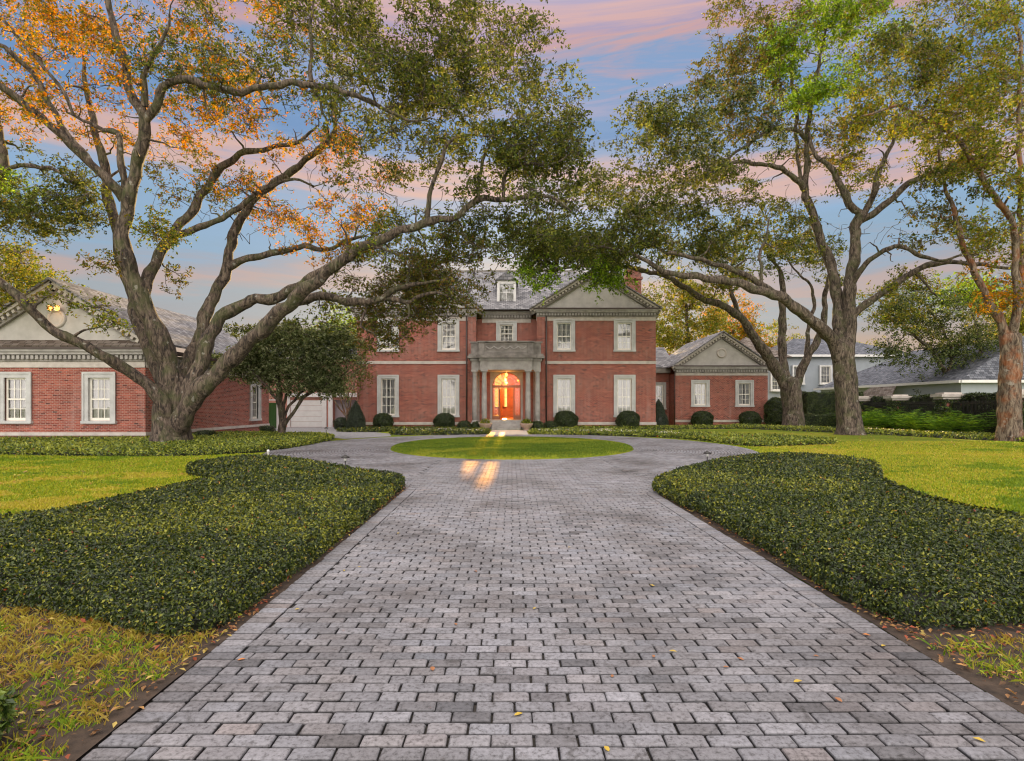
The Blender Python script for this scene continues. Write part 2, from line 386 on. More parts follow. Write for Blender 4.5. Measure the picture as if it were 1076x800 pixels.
A_ = A_+rng.normal(0, .008, n); C_ = C_+rng.normal(0, .0022, (n, 2))
zt = .030+rng.normal(0, .0016, n); tiltx = rng.normal(0, .006, n); tilty = rng.normal(0, .012, n)
cut = rng.uniform(.002, .012, (n, 4))*rng.uniform(.5, 1.5, (n, 1))
def ringv(inset, dz, chip=0.0):
    vs_ = []
    for q, (sx, sy) in enumerate(((-1, -1), (1, -1), (1, 1), (-1, 1))):
        c = np.minimum(cut[:, q], Ln*.3)
        for kx, ky in (((0, 1), (1, 0)) if q in (0, 2) else ((1, 0), (0, 1))):
            lx = sx*(Ln/2-inset-c*kx)+rng.normal(0, chip, n); ly = sy*(Dp/2-inset-c*ky*.8)+rng.normal(0, chip, n)
            X = C_[:, 0]+lx*np.cos(A_)-ly*np.sin(A_); Y = C_[:, 1]+lx*np.sin(A_)+ly*np.cos(A_)
            vs_.append(np.stack([X, Y, zt+dz+lx*tiltx+ly*tilty], 1))
    return vs_
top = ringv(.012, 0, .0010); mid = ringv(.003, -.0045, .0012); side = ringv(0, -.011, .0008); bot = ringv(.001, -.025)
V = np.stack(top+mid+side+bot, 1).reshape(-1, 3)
fl = [[0, 1, 2, 3], [0, 3, 4, 7], [4, 5, 6, 7]]
for r_ in range(3):
    for i in range(8):
        j = (i+1) % 8; fl.append([r_*8+j, r_*8+i, r_*8+8+i, r_*8+8+j])
Fc = (np.arange(n)[:, None, None]*32+np.array(fl)[None]).reshape(-1, 4)
g_ = np.clip(rng.normal(.212, .024, n), .13, .30); g_ = np.where(rng.random(n) < .03, g_*.65, g_)
warm = rng.normal(0, .016, n); tint = np.stack([g_*(1.0+warm), g_*.985, g_*(1.07-warm)], 1)
red = rng.random(n) < .04; tint[red] *= (1.0, .94, .90)
o = fastmesh('driveway', V, Fc, M['paver'], attr=(tint[:, None, :]*np.repeat(np.array([1, .82, .32, .14]), 8)[None, :, None]).reshape(-1, 3)); tag(o, kind='structure')  # lower rings tinted darker: shade in the joints put into the colour
# garage court and the walk to the steps
m, t, b = newmat('far_paving'); tcx = N(t, 'ShaderNodeTexCoord'); br = N(t, 'ShaderNodeTexBrick'); br.inputs['Scale'].default_value = 1; br.inputs['Brick Width'].default_value = LB; br.inputs['Row Height'].default_value = DB; br.inputs['Mortar Size'].default_value = .008
br.inputs['Color1'].default_value = (.22, .22, .235, 1); br.inputs['Color2'].default_value = (.34, .34, .36, 1); br.inputs['Mortar'].default_value = (.08, .075, .07, 1); L(t, tcx.outputs['UV'], br.inputs['Vector'])
L(t, br.outputs[0], b.inputs['Base Color']); b.inputs['Roughness'].default_value = .75; M['farpave'] = m
sheet('garage_court_paving', [(-6.6, 31.5), (-7.3, 34.5), (-9.2, 37.2), (-10.8, 38.6), (-11.2, 45.5), (-22, 45.5), (-22, 33), (-16.3, 32), (-13, 31.9), (-10, 30.8), (-8.4, 29)], .012, M['farpave'])
o = MB(); o.box(-1.35, .95, 32.7, 39.3, 0, .03); tag(o.build('walkway', M['limestone']), kind='structure')

# ------------------------------------------------------------------ grown surfaces
def poly_dist(P2, poly):
    """signed distance (positive inside) of points to polygon"""
    P2 = np.asarray(P2, float); poly = np.asarray(poly, float); n = len(poly); d = np.full(len(P2), 1e9); ins = np.zeros(len(P2), bool)
    for i in range(n):
        a, b_ = poly[i], poly[(i+1) % n]; ab = b_-a; tt = np.clip(((P2-a)@ab)/(ab@ab+1e-12), 0, 1)
        d = np.minimum(d, np.hypot(*(P2-a-tt[:, None]*ab).T))
        c = ((a[1] > P2[:, 1]) != (b_[1] > P2[:, 1])) & (P2[:, 0] < (b_[0]-a[0])*(P2[:, 1]-a[1])/(b_[1]-a[1]+1e-12)+a[0]); ins ^= c
    return np.where(ins, d, -d)
def smooth_poly(pts, it=2):
    pts = np.array(pts, float)
    for _ in range(it):
        q = np.roll(pts, -1, 0); pts = np.stack([pts*.75+q*.25, pts*.25+q*.75], 1).reshape(-1, 2)
    return pts
def vnoise(x, y, s, seed=0):
    r = np.random.default_rng(seed); z = 0
    for k in range(5):
        a = r.uniform(0, 6.28); f = s*(1.7**k)*.6; z = z+np.sin((x*math.cos(a)+y*math.sin(a))*f+r.uniform(0, 6.28)+1.3*np.sin((x*math.sin(a)-y*math.cos(a))*f*.7+r.uniform(0, 6.28)))/(1.35**k)
    return z/3
def leaf_quads(C, Nn, length, width, tilt=.6, droop=0, axis=None):
    """rhombic leaves folded along the midrib: 4 verts, 2 triangles as one quad"""
    n = len(C); r1 = rng.normal(0, 1, (n, 3)) if axis is None else axis+rng.normal(0, tilt, (n, 3))
    Nn = Nn+rng.normal(0, tilt, (n, 3)); Nn /= np.linalg.norm(Nn, axis=1)[:, None]+1e-9
    T = r1-(r1*Nn).sum(1)[:, None]*Nn; T /= np.linalg.norm(T, axis=1)[:, None]+1e-9; B = np.cross(Nn, T)
    l = np.asarray(length).reshape(-1, 1)*np.ones((n, 1)); w_ = np.asarray(width).reshape(-1, 1)*np.ones((n, 1))
    a = C; b_ = C+T*l*.45+B*w_*.5+Nn*w_*.18; c = C+T*l-Nn*l*.08; d = C+T*l*.45-B*w_*.5+Nn*w_*.18
    return np.stack([a, b_, c, d], 1).reshape(-1, 3)
def quads(n): return np.arange(4*n).reshape(-1, 4)
GREENS = np.array([(.020, .045, .010), (.035, .070, .014), (.055, .10, .018), (.095, .15, .022), (.17, .21, .035)])
def pick(cols, n, pw=None):
    cols = np.array(cols); i = rng.choice(len(cols), n, p=None if pw is None else np.array(pw)/sum(pw)); return cols[i]*rng.uniform(.8, 1.2, (n, 1))
M['bedbase'] = plain('bed_shade', (.030, .042, .014), .95, .3, 12, bmp=.03, c2=(.012, .014, .006))

def bed(name, label, poly, H, dens, lsize, cols, pw, cat='ground cover', edge=.16, lumps=.045, seed=1, smooth=2, warmfrac=.007, step=.12, wave=None, shade_top=None):
    """clipped ground cover: a domed mat with small leaves all over it"""
    poly = smooth_poly(poly, smooth); lo = poly.min(0); hi = poly.max(0)
    def height(x, y, d):
        d = d+.05*vnoise(x, y, 5, seed+9)
        h = H*(1-np.clip(1-d/edge, 0, 1)**2.2)**.55
        return h*(1+lumps/H*vnoise(x, y, 1.6, seed))+.35*lumps*vnoise(x, y, 5.5, seed+3)*(d > .05)
    nx = max(3, int((hi[0]-lo[0])/step)); ny = max(3, int((hi[1]-lo[1])/step))
    xs = np.linspace(lo[0]-.05, hi[0]+.05, nx); ys = np.linspace(lo[1]-.05, hi[1]+.05, ny); X, Y = np.meshgrid(xs, ys)
    d = poly_dist(np.stack([X.ravel(), Y.ravel()], 1), poly); Z = np.where(d > 0, height(X.ravel(), Y.ravel(), d)-.055, -.05)
    V = np.stack([X.ravel(), Y.ravel(), Z], 1); i = np.arange(nx*ny).reshape(ny, nx)
    Fc = np.stack([i[:-1, :-1].ravel(), i[:-1, 1:].ravel(), i[1:, 1:].ravel(), i[1:, :-1].ravel()], 1)
    Fc = Fc[(d[Fc] > -.1).any(1)]
    # leaves
    area = (hi[0]-lo[0])*(hi[1]-lo[1]); n = int(area*dens)
    p = rng.uniform(lo, hi, (n, 2))
    far = np.hypot(p[:, 0], p[:, 1]); p = p[rng.random(n) < np.clip((7/np.maximum(far, 1))**1.25, .04, 1)]
    d = poly_dist(p, poly); k = d > 0; p = p[k]; d = d[k]
    far = np.hypot(p[:, 0], p[:, 1])
    e = .04; z = height(p[:, 0], p[:, 1], d)
    gx = (height(p[:, 0]+e, p[:, 1], d)-z)/e; gy = (height(p[:, 0], p[:, 1]+e, d)-z)/e
    Nn = np.stack([-gx, -gy, np.ones(len(p))], 1)
    C = np.stack([p[:, 0], p[:, 1], z-np.abs(rng.normal(0, .018, len(p)))], 1)
    # skirt
    seg = np.roll(poly, -1, 0)-poly; sl = np.hypot(*seg.T); ns = int(sl.sum()*dens*H*1.1)
    si = rng.choice(len(poly), ns, p=sl/sl.sum()); q = poly[si]+seg[si]*rng.random((ns, 1)); nn = np.stack([seg[si][:, 1], -seg[si][:, 0]], 1)/sl[si][:, None]
    ctr = poly.mean(0); 
    if poly_dist((poly[0]+seg[0]*.5+np.array([seg[0][1], -seg[0][0]])/sl[0]*.02)[None], poly)[0] > 0: nn = -nn
    fq = np.hypot(q[:, 0], q[:, 1]); kk = rng.random(ns) < np.clip((7/np.maximum(fq, 1))**1.25, .04, 1); q = q[kk]; nn = nn[kk]; fq = fq[kk]
    zz = .05+rng.random(len(q))**.8*(H*.92-.05); bulge = .02+.05*np.sin(zz/H*3.1)+.05*vnoise(q[:, 0], q[:, 1], 5, seed+9)
    C2 = np.stack([q[:, 0]+nn[:, 0]*bulge, q[:, 1]+nn[:, 1]*bulge, zz+.01], 1); N2 = np.stack([nn[:, 0], nn[:, 1], np.full(len(q), .5)], 1)
    C = np.concatenate([C, C2]); Nn = np.concatenate([Nn, N2]); far = np.concatenate([far, fq])
    sz = lsize*rng.uniform(.65, 1.25, len(C))*np.clip((far/7)**.62, .85, 3.0)
    VL = leaf_quads(C, Nn/np.linalg.norm(Nn, axis=1)[:, None], sz, sz*.55, tilt=.75)
    # colour: drifts of fresher growth
    cc = pick(cols, len(C), pw); fr = vnoise(C[:, 0], C[:, 1], 1.1, seed+5); k = (fr > .25) & (rng.random(len(C)) < .35); cc[k] = pick([cols[-1], cols[-2]], k.sum())
    k = rng.random(len(C)) < warmfrac; cc[k] = pick([(.40, .14, .02), (.25, .07, .03), (.45, .28, .05)], k.sum())
    nV = len(V); VV = np.concatenate([V, VL]); FF = np.concatenate([Fc, quads(len(C))+nV])
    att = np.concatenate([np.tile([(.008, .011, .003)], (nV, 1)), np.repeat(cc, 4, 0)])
    o = fastmesh(name, VV, FF, M['hedgeleaf'], attr=att); tag(o, label, cat, kind='stuff'); print(name, len(C)); return o

def blades(name, label, region, count, h, wd, cols, pw, z0=0, lean=.5, cat='grass', tuft=1, zf=None):
    """upright grass blades, one triangle each, within region(x,y)->mask"""
    lo, hi, test = region; p = rng.uniform(lo, hi, (count, 2)); p = p[test(p[:, 0], p[:, 1])]
    if tuft > 1:
        p = np.repeat(p, tuft, 0)+rng.normal(0, .022, (len(p)*tuft, 2))
    n = len(p); z = np.full(n, z0) if zf is None else zf(p[:, 0], p[:, 1])
    a = rng.uniform(0, 6.283, n); far = np.hypot(p[:, 0], p[:, 1]); hh = h*rng.uniform(.45, 1.3, n); ww = wd*rng.uniform(.7, 1.3, n)*np.clip(far/4, 1, 4)
    dx, dy = np.cos(a)*ww/2, np.sin(a)*ww/2; b_ = rng.uniform(0, 6.283, n); le = np.abs(rng.normal(0, lean, n))*hh
    base = np.stack([p[:, 0], p[:, 1], z], 1); s_ = np.stack([dx, dy, 0*dx], 1); midp = base+np.stack([np.cos(b_)*le*.4, np.sin(b_)*le*.4, hh*.6], 1); tip = base+np.stack([np.cos(b_)*le, np.sin(b_)*le, hh*.95], 1)
    V = np.stack([base-s_, base+s_, midp+s_*.7, tip], 1).reshape(-1, 3)
    cc = pick(cols, n, pw); pv = vnoise(p[:, 0], p[:, 1], .9, 77)+.6*vnoise(p[:, 0], p[:, 1], 3.1, 78); k = pv > .35; cc[k] = pick(cols[-2:], k.sum()); k = pv < -.45; cc[k] = pick(cols[:2], k.sum())
    o = fastmesh(name, V, quads(n), M['grass'], attr=np.repeat(cc, 4, 0)); tag(o, label, cat, kind='stuff'); print(name, n); return o

DARKG = [(.014, .026, .006), (.028, .048, .010), (.055, .082, .014), (.12, .15, .018), (.27, .28, .028)]
MIDG = [(.035, .060, .012), (.075, .115, .016), (.14, .19, .022), (.24, .28, .035), (.34, .37, .05)]
LB_poly = [(-8.5, 5.6), (-4.3, 4.8), (-3.2, 4.42), (-2.45, 4.02), (-2.12, 4.1), (-2.12, 5.5), (-2.14, 8), (-2.2, 10.5), (-2.22, 11.9), (-2.9, 12.6), (-3.9, 13.5), (-5.2, 15.1), (-6.3, 16.1), (-7.2, 16.6),
           (-8.1, 15.9), (-8.0, 13.9), (-6.5, 13.0), (-6.0, 12.0), (-6.05, 10.8), (-6.15, 9.3), (-6.2, 7.6), (-8.5, 6.9)]
RB_poly = [(2.82, 4.15), (3.6, 4.3), (5.2, 4.5), (8.5, 4.9), (8.5, 6.0), (6.9, 7.0), (6.45, 8.2), (6.55, 9.2), (6.9, 10.4), (7.4, 11.8), (8.5, 13.4), (9.5, 15.2), (9.3, 16.8), (8.3, 17.5), (7.2, 17.1), (6.0, 16),
           (4.8, 14.5), (3.4, 12.4), (2.75, 11.3), (2.78, 9.5), (2.9, 8), (2.86, 6.2), (2.80, 5)]
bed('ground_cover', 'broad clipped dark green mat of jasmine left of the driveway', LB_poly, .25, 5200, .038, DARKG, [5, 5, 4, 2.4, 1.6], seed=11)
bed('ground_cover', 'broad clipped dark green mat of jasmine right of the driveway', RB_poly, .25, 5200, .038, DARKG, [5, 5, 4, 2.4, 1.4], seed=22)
bed('ground_cover', 'clipped ground cover strip around the foot of the large left oak', [(-30, 20.6), (-17.5, 19.6), (-13.6, 18.9), (-10.5, 18.9), (-8.9, 20.6), (-8.5, 24), (-8.7, 27.6), (-9.2, 29.6), (-10.6, 30.8), (-14, 31.8), (-16.3, 31.8), (-16.4, 26.3), (-30, 25.9)],
    .24, 3000, .045, MIDG, [2, 3, 4, 4, 2.5], seed=33, step=.25)
bed('ground_cover', 'low leafy bed with white flowers right of the front walk', [(1.1, 33.0), (4.7, 32.9), (7.4, 31.2), (8.9, 29.0), (9.35, 26), (9.7, 23.4), (11.5, 23.9), (14.4, 25.4), (14.5, 26.8), (13, 29.5), (9.0, 34.6), (6.4, 36.8), (1.2, 37.2)],
    .2, 2600, .05, MIDG, [2, 3, 4, 4, 2.5], seed=44, step=.25)
bed('ground_cover', 'low leafy bed with white flowers left of the front walk', [(-1.5, 33.0), (-3, 33.1), (-7.0, 33.0), (-7.2, 35.3), (-6.6, 36.8), (-1.5, 37.2)], .24, 2600, .05, DARKG, [2, 3, 4, 4, 2], seed=55, step=.25)
bed('ground_cover', 'low green edging strip in front of the left wing', [(-10.9, 36.6), (-8.8, 36.3), (-7.9, 37.8), (-7.4, 39.6), (-2.4, 39.8), (-2.4, 41.0), (-11.0, 41.2), (-11.6, 38.4)], .17, 2000, .05, DARKG, [2, 3, 4, 4, 2], seed=66, step=.25)
bed('ground_cover', 'long low green edging strip before the right wing and pavilion', [(2.0, 39.9), (10, 40.4), (19, 43.3), (19.4, 44.6), (10, 42.0), (2.0, 41.0)], .2, 2000, .05, MIDG, [2, 3, 4, 4, 2], seed=77, step=.25)
bed('ground_cover', 'curving edging strip along the right lawn below the ferns', [(16, 44), (19.5, 37.5), (22, 32), (23.2, 27.0), (26, 22.5), (29, 21.5), (29, 24), (26, 27), (24.4, 32), (22, 39), (18, 46)], .2, 1800, .05, MIDG, [2, 3, 4, 4, 3], seed=88, step=.3)

# island lawn
IZ = .10
def iz(x, y): 
    d = -ioff(x, y); return np.where(d > 0, .03+IZ*(1-np.exp(-np.clip(d, 0, 9)/.10)), -.05)
o = grid_sheet('island_lawn', -5, 5, 17.3, 29.3, 90, 110, None or M['lawn'], iz); tag(o, kind='structure')
LAWN_C = [(.13, .22, .012), (.22, .31, .014), (.33, .39, .018), (.43, .41, .03), (.50, .41, .07)]
blades('grass', 'short green turf on the round island in the driveway', ((-5, 17.4), (5, 29.2), lambda x, y: ioff(x, y) < -.02), 90000, .035, .007, [(.07, .13, .010), (.105, .175, .012), (.15, .22, .015), (.20, .26, .018), (.28, .29, .03)], [2, 5, 4, 2, .5], zf=iz, lean=.5)
def not_beds(x, y):
    q = np.stack([x, y], 1); k = (ioff(x, y) > RW+.05)
    for pl in (LB_poly, RB_poly): k &= poly_dist(q, smooth_poly(pl)) < 0
    return k
lx0 = lambda x, y: not_beds(x, y) & (np.abs(x) < .95*y+.4) & ((x < -2.3) | (x > 3.0)) & (y > 5.3)
def dens_(x, y): return rng.random(len(x)) < np.clip((9/np.maximum(y, 1))**1.3, 0, 1)
blades('grass', 'yellow green lawn between the left ground cover and the garage', ((-19, 7), (-6, 20), lambda x, y: lx0(x, y) & dens_(x, y)), 330000, .045, .006, LAWN_C, [1.5, 4, 5, 2.5, .8], lean=.6)
blades('grass', 'yellowing lawn between the right ground cover and the fence', ((6, 7), (25, 27), lambda x, y: lx0(x, y) & dens_(x, y)), 420000, .045, .006, LAWN_C, [1, 3, 5, 4, 3], lean=.6)

# bare soil with thin grass in the near corners
def near_soil(name, x0, x1, y0, y1, sgn):
    return grid_sheet(name, x0, x1, y0, y1, 70, 60, M['soil'], lambda X, Y: .028+.011*vnoise(X, Y, 4, 5)+.005*vnoise(X, Y, 17, 6))
tag(near_soil('soil_border', -7.5, -1.995, -2, 6.2, -1), kind='structure'); tag(near_soil('soil_border', 2.703, 8, -2, 6.2, 1), kind='structure')
o = MB(); o.face([(-2.4, 5.6, .012), (-2.03, 5.6, .012), (-2.12, 12.0, .012), (-2.5, 12.0, .012)]); o.face([(2.72, 5.6, .012), (3.2, 5.6, .012), (3.2, 11.8, .012), (2.72, 11.2, .012)]); tag(o.build('soil_edge', M['soil']), kind='structure')
NEARG = [(.13, .24, .015), (.21, .33, .02), (.34, .39, .03), (.40, .36, .05), (.36, .26, .05)]
def patch(x, y): return vnoise(x, y, 1.9, 31)+.5*vnoise(x, y, 5, 32)
blades('grass', 'thin yellow green grass and bare earth in the near left corner', ((-6.5, 1.5), (-2.09, 4.9), lambda x, y: (patch(x, y) > -.22) & (y < 4.9+(x+4.2)*-.38) & (y < 4.85)), 5600, .045, .006, NEARG, [3, 5, 5, 3, 1.5], lean=.9, tuft=7, z0=.03)
blades('grass', 'thin yellow green grass in the near right corner', ((2.80, 1.5), (7.5, 4.45), lambda x, y: (patch(x+9, y) > -.22) & (y < 3.95+(x-3)*.15)), 3200, .05, .0055, NEARG, [3, 5, 5, 3, 1.5], lean=.9, tuft=7, z0=.03)
def litter(name, label, pts, z, size, cols):
    n = len(pts); C = np.column_stack([pts, np.full(n, z)+rng.random(n)*.02]); sz = size*rng.uniform(.5, 1.3, n)
    V = leaf_quads(C, np.tile([(0, 0, 1.)], (n, 1)), sz, sz*.5, tilt=.28)
    o = fastmesh(name, V, quads(n), M['litter'], attr=np.repeat(pick(cols, n), 4, 0)); tag(o, label, 'leaf litter', kind='stuff')
DRY = [(.30, .16, .07), (.20, .09, .04), (.40, .22, .08), (.45, .34, .10), (.30, .08, .04), (.12, .07, .04)]
q = rng.uniform((-6.5, 1.5), (-2.0, 5), (5200, 2)); litter('leaf_litter', 'dry brown leaves on the soil at the near left corner', q, .036, .045, DRY)
q = rng.uniform((2.74, 1.5), (7, 4.5), (4800, 2)); litter('leaf_litter', 'dry brown leaves on the soil at the near right corner', q, .036, .045, DRY)
q = rng.uniform((0, 4), (.16, 11.8), (420, 2)); litter('leaf_litter', 'dry leaves lying along the left edge of the driveway', q*(1, 1)+(-2.2, 0), .036, .045, DRY)
q = rng.uniform((0, 4), (.2, 11.3), (420, 2)); litter('leaf_litter', 'dry leaves lying along the right edge of the driveway', q*(1, 1)+(2.72, 0), .036, .045, DRY)

for lab, cx_, cy_, sx, sy, n in (('fallen leaves scattered on the right lawn below the tall oak', 17, 27, 4.5, 5, 900), ('fallen leaves scattered on the left lawn', -11, 14.5, 3, 2.6, 260)):
    q = np.column_stack([rng.normal(cx_, sx, n), rng.normal(cy_, sy, n)]); q = q[not_beds(q[:, 0], q[:, 1]) & (q[:, 1] > 8)]; litter('leaf_litter', lab, q, .035, .085, [(.42, .24, .07), (.30, .15, .05), (.50, .38, .12), (.34, .20, .10)])
# ------------------------------------------------------------------ architecture helpers
_wc = {}
def window(parent, x, y, z0, z1, w_, sur=.25, cols=3, rowsn=2, rz=0, stone='surround', label=None):
    """sash window in a stone surround; origin at the sill's middle on the wall plane, facing -Y. Opening is w_ x (z1-z0)."""
    h = z1-z0; key = (round(w_, 2), round(h, 2), sur, cols, rowsn, stone)
    if key not in _wc:
        a = MB(); W = w_/2
        for (X0, X1, Z0, Z1) in ((-W-sur, -W, -.0, h+sur), (W, W+sur, -.0, h+sur), (-W, W, h, h+sur)): a.box(X0, X1, -.07, .20, Z0, Z1)
        o2 = sur*.3
        for (X0, X1, Z0, Z1) in ((-W-sur-.02, -W-sur+o2, .0, h+sur+.02), (W+sur-o2, W+sur+.02, .0, h+sur+.02), (-W-sur+o2, W+sur-o2, h+sur-o2, h+sur+.02)): a.box(X0, X1, -.105, -.068, Z0, Z1)
        s = MB(); s.box(-W-sur-.05, W+sur+.05, -.14, .20, -.13, -.002)
        f = MB(); t_ = .08; d0, d1 = .07, .12
        f.box(-W, -W+t_, d0, d1, 0, h); f.box(W-t_, W, d0, d1, 0, h); f.box(-W+t_, W-t_, d0, d1, 0, t_*1.6); f.box(-W+t_, W-t_, d0, d1, h-t_, h); f.box(-W+t_, W-t_, d0-.02, d1, h/2-.035, h/2+.035)
        for i in range(1, cols):
            X = -W+t_+(w_-2*t_)*i/cols; f.box(X-.017, X+.017, d0+.015, d1-.012, t_*1.6, h/2-.035); f.box(X-.017, X+.017, d0+.015, d1-.012, h/2+.035, h-t_)
        for k in (0, 1):
            A_, B_ = (t_*1.6, h/2-.035) if k == 0 else (h/2+.035, h-t_)
            for i in range(1, rowsn): Z = A_+(B_-A_)*i/rowsn; f.box(-W+t_, W-t_, d0+.017, d1-.014, Z-.017, Z+.017)
        g = MB(); g.face([(-W, .105, 0), (W, .105, 0), (W, .105, h), (-W, .105, h)])
        c = MB(); n = 44
        for sx in (-1, 1):
            for i in range(n//2):
                u0, u1 = i/(n/2), (i+1)/(n/2); e = .025
                X0, X1 = sx*(W-(W-e)*u0), sx*(W-(W-e)*u1); Y0, Y1 = .20+.008*math.sin(u0*26), .20+.008*math.sin(u1*26)
                c.face([(X0, Y0, 0), (X1, Y1, 0), (X1, Y1, h), (X0, Y0, h)], True)
        k = MB(); k.face([(-W-.1, .42, -.1), (W+.1, .42, -.1), (W+.1, .42, h+.1), (-W-.1, .42, h+.1)])
        k.face([(-W-.1, .2, -.1), (-W-.1, .42, -.1), (-W-.1, .42, h+.1), (-W-.1, .2, h+.1)]); k.face([(W+.1, .42, -.1), (W+.1, .2, -.1), (W+.1, .2, h+.1), (W+.1, .42, h+.1)])
        k.face([(-W-.1, .42, h+.1), (W+.1, .42, h+.1), (W+.1, .2, h+.1), (-W-.1, .2, h+.1)])
        ms = []
        for mb_, nm, mt in ((a, 'window', M[stone]), (f, 'sash', M['cream']), (g, 'pane', M['glass']), (s, 'sill', M[stone]), (c, 'curtain', M['curtain']), (k, 'window_recess', M['dark'])):
            me = mb_.mesh(nm); me.materials.append(mt); ms.append((nm, me))
        _wc[key] = ms
    o0 = origin(parent); ms = _wc[key]
    wv = place('window', ms[0][1], parent, (x-o0[0], y-o0[1], z0-o0[2])); wv.rotation_euler[2] = rz
    for nm, me in ms[1:]: place(nm, me, wv)
    return wv
def wallgrid(mb, u0, u1, z0, z1, holes, fn, depth=.2):
    """wall face with rectangular openings and reveals; fn(u, d, z) -> world, d into the wall"""
    us = sorted(set([u0, u1]+[h[0] for h in holes]+[h[1] for h in holes])); zs = sorted(set([z0, z1]+[h[2] for h in holes]+[h[3] for h in holes]))
    for a, b_ in zip(us[:-1], us[1:]):
        for c, d in zip(zs[:-1], zs[1:]):
            mu, mz = (a+b_)/2, (c+d)/2
            if any(h[0] < mu < h[1] and h[2] < mz < h[3] for h in holes): continue
            mb.face([fn(a, 0, c), fn(b_, 0, c), fn(b_, 0, d), fn(a, 0, d)])
    for a, b_, c, d in holes:
        for p, q in (((a, c), (b_, c)), ((b_, c), (b_, d)), ((b_, d), (a, d)), ((a, d), (a, c))):
            mb.face([fn(p[0], 0, p[1]), fn(p[0], depth, p[1]), fn(q[0], depth, q[1]), fn(q[0], 0, q[1])])
def cornice(parent, x0, x1, y, z, hfr=.27, hd=.16, proj=.34, stone='limestone', dent='stone', side=None, right=None):
    """frieze band, dentils and gutter under eaves at height z along a front facing -Y. z is the top of the gutter"""
    a = MB(); zf = z-.62
    a.box(x0, x1, y-.05, y+.05, zf-hfr, zf-.001); a.build('frieze', M[stone], parent)
    d = MB(); bd_ = MB(); bd_.box(x0-.02, x1+.02, y-.10, y+.05, zf+.001, zf+.30); bd_.build('cornice_band', M['stone_dark_shaded'], parent)  # dark backing: shade behind the dentils put into the colour
    n = int((x1-x0)/.21)
    for i in range(n):
        X = x0+(i+.5)*(x1-x0)/n; d.box(X-.062, X+.062, y-.20, y-.099, zf+.10, zf+.27)
    d.box(x0-.06, x1+.06, y-.26, y+.05, zf+.30, zf+.42); d.box(x0-.12, x1+.12, y-.33, y+.05, zf+.422, zf+.53); d.build('dentil_cornice', M[dent], parent)
    g = MB(); g.box(x0-proj*.7, x1+proj*.7, y-proj-.05, y+.05, zf+.535, z); g.build('gutter', M['gutter'], parent)
def rake(mb, bk, dn, x0, z0, x1, z1, y, wd=.34, th=.30, dent=True):
    """raking cornice from (x0,z0) to (x1,z1) at plane y"""
    a = Vector((x0, y-.12, z0)); b_ = Vector((x1, y-.12, z1)); t_ = (b_-a).normalized(); up = Vector((-t_.z, 0, t_.x)); up = up if up.z > 0 else -up
    mb.prism([a+Vector((0, -.2, 0)), a+Vector((0, .14, 0)), a+Vector((0, .14, 0))-up*th*.45, a+Vector((0, -.2, 0))-up*th*.45], b_-a)
    a2 = a-up*th*.46; b2 = b_-up*th*.46
    bk.prism([a2+Vector((0, -.02, 0)), a2+Vector((0, .14, 0)), a2+Vector((0, .14, 0))-up*th*.9, a2+Vector((0, -.02, 0))-up*th*.9], b2-a2)
    L_ = (b_-a).length; n = int(L_/.26)
    for i in range(1, n):
        c = a+t_*(L_*i/n)-up*th*.72; u = t_*.065; v = up*.08
        dn.prism([c-u-v+Vector((0, -.02, 0)), c+u-v+Vector((0, -.02, 0)), c+u+v+Vector((0, -.02, 0)), c-u+v+Vector((0, -.02, 0))], (0, -.12, 0))
def pediment(parent, cx, hw, y, z, rise, back, roofm='slate', over=.45, ringr=None, ledge=False, rooft=.1):
    """gable front: tympanum, raking cornices and the two slopes running back to y=back"""
    tb = MB(); tb.prism([(cx-hw, y+.04, z-.02), (cx+hw, y+.04, z-.02), (cx, y+.04, z+rise)], (0, .12, 0)); tb.build('tympanum', M['stucco'], parent)
    e = hw+.38; k = rise/hw; zz = z-.38*k+.12
    a = MB(); dn = MB(); bk = MB()
    rake(a, bk, dn, cx-e, zz, cx, zz+e*k, y); rake(a, bk, dn, cx+e, zz, cx, zz+e*k, y); bk.build('rake_band', M['stone_dark_shaded'], parent)  # rake backing coloured darker to paint the shade behind its dentils
    a.build('raking_cornice', M['limestone'], parent); dn.build('rake_dentils', M['limestone'], parent)
    r = MB()
    for s in (-1, 1):
        p0 = Vector((cx+s*e, y-over, zz+.02)); p1 = Vector((cx, y-over, zz+e*k+.02)); d = Vector((0, back-(y-over), 0))
        q = [p0, p1, p1+Vector((0, 0, rooft)), p0+Vector((0, 0, rooft))]
        if s > 0: q = [q[1], q[0], q[3], q[2]]
        r.prism(q, d)
    r.build('roof', M[roofm], parent)
    if ringr:
        g = MB(); g.ring((cx, y+.02, z+rise*.40), ringr, .085); g.build('round_vent', M['limestone'], parent); g = MB(); g.lathe([(ringr*.8, 0), (ringr*.8, .04)], (0, 0, 0), 20)
        g.v = [(cx+v_[0], y+.035-v_[2], z+rise*.40+v_[1]) for v_ in g.v]; g.build('vent_disc', M['stucco'], parent)

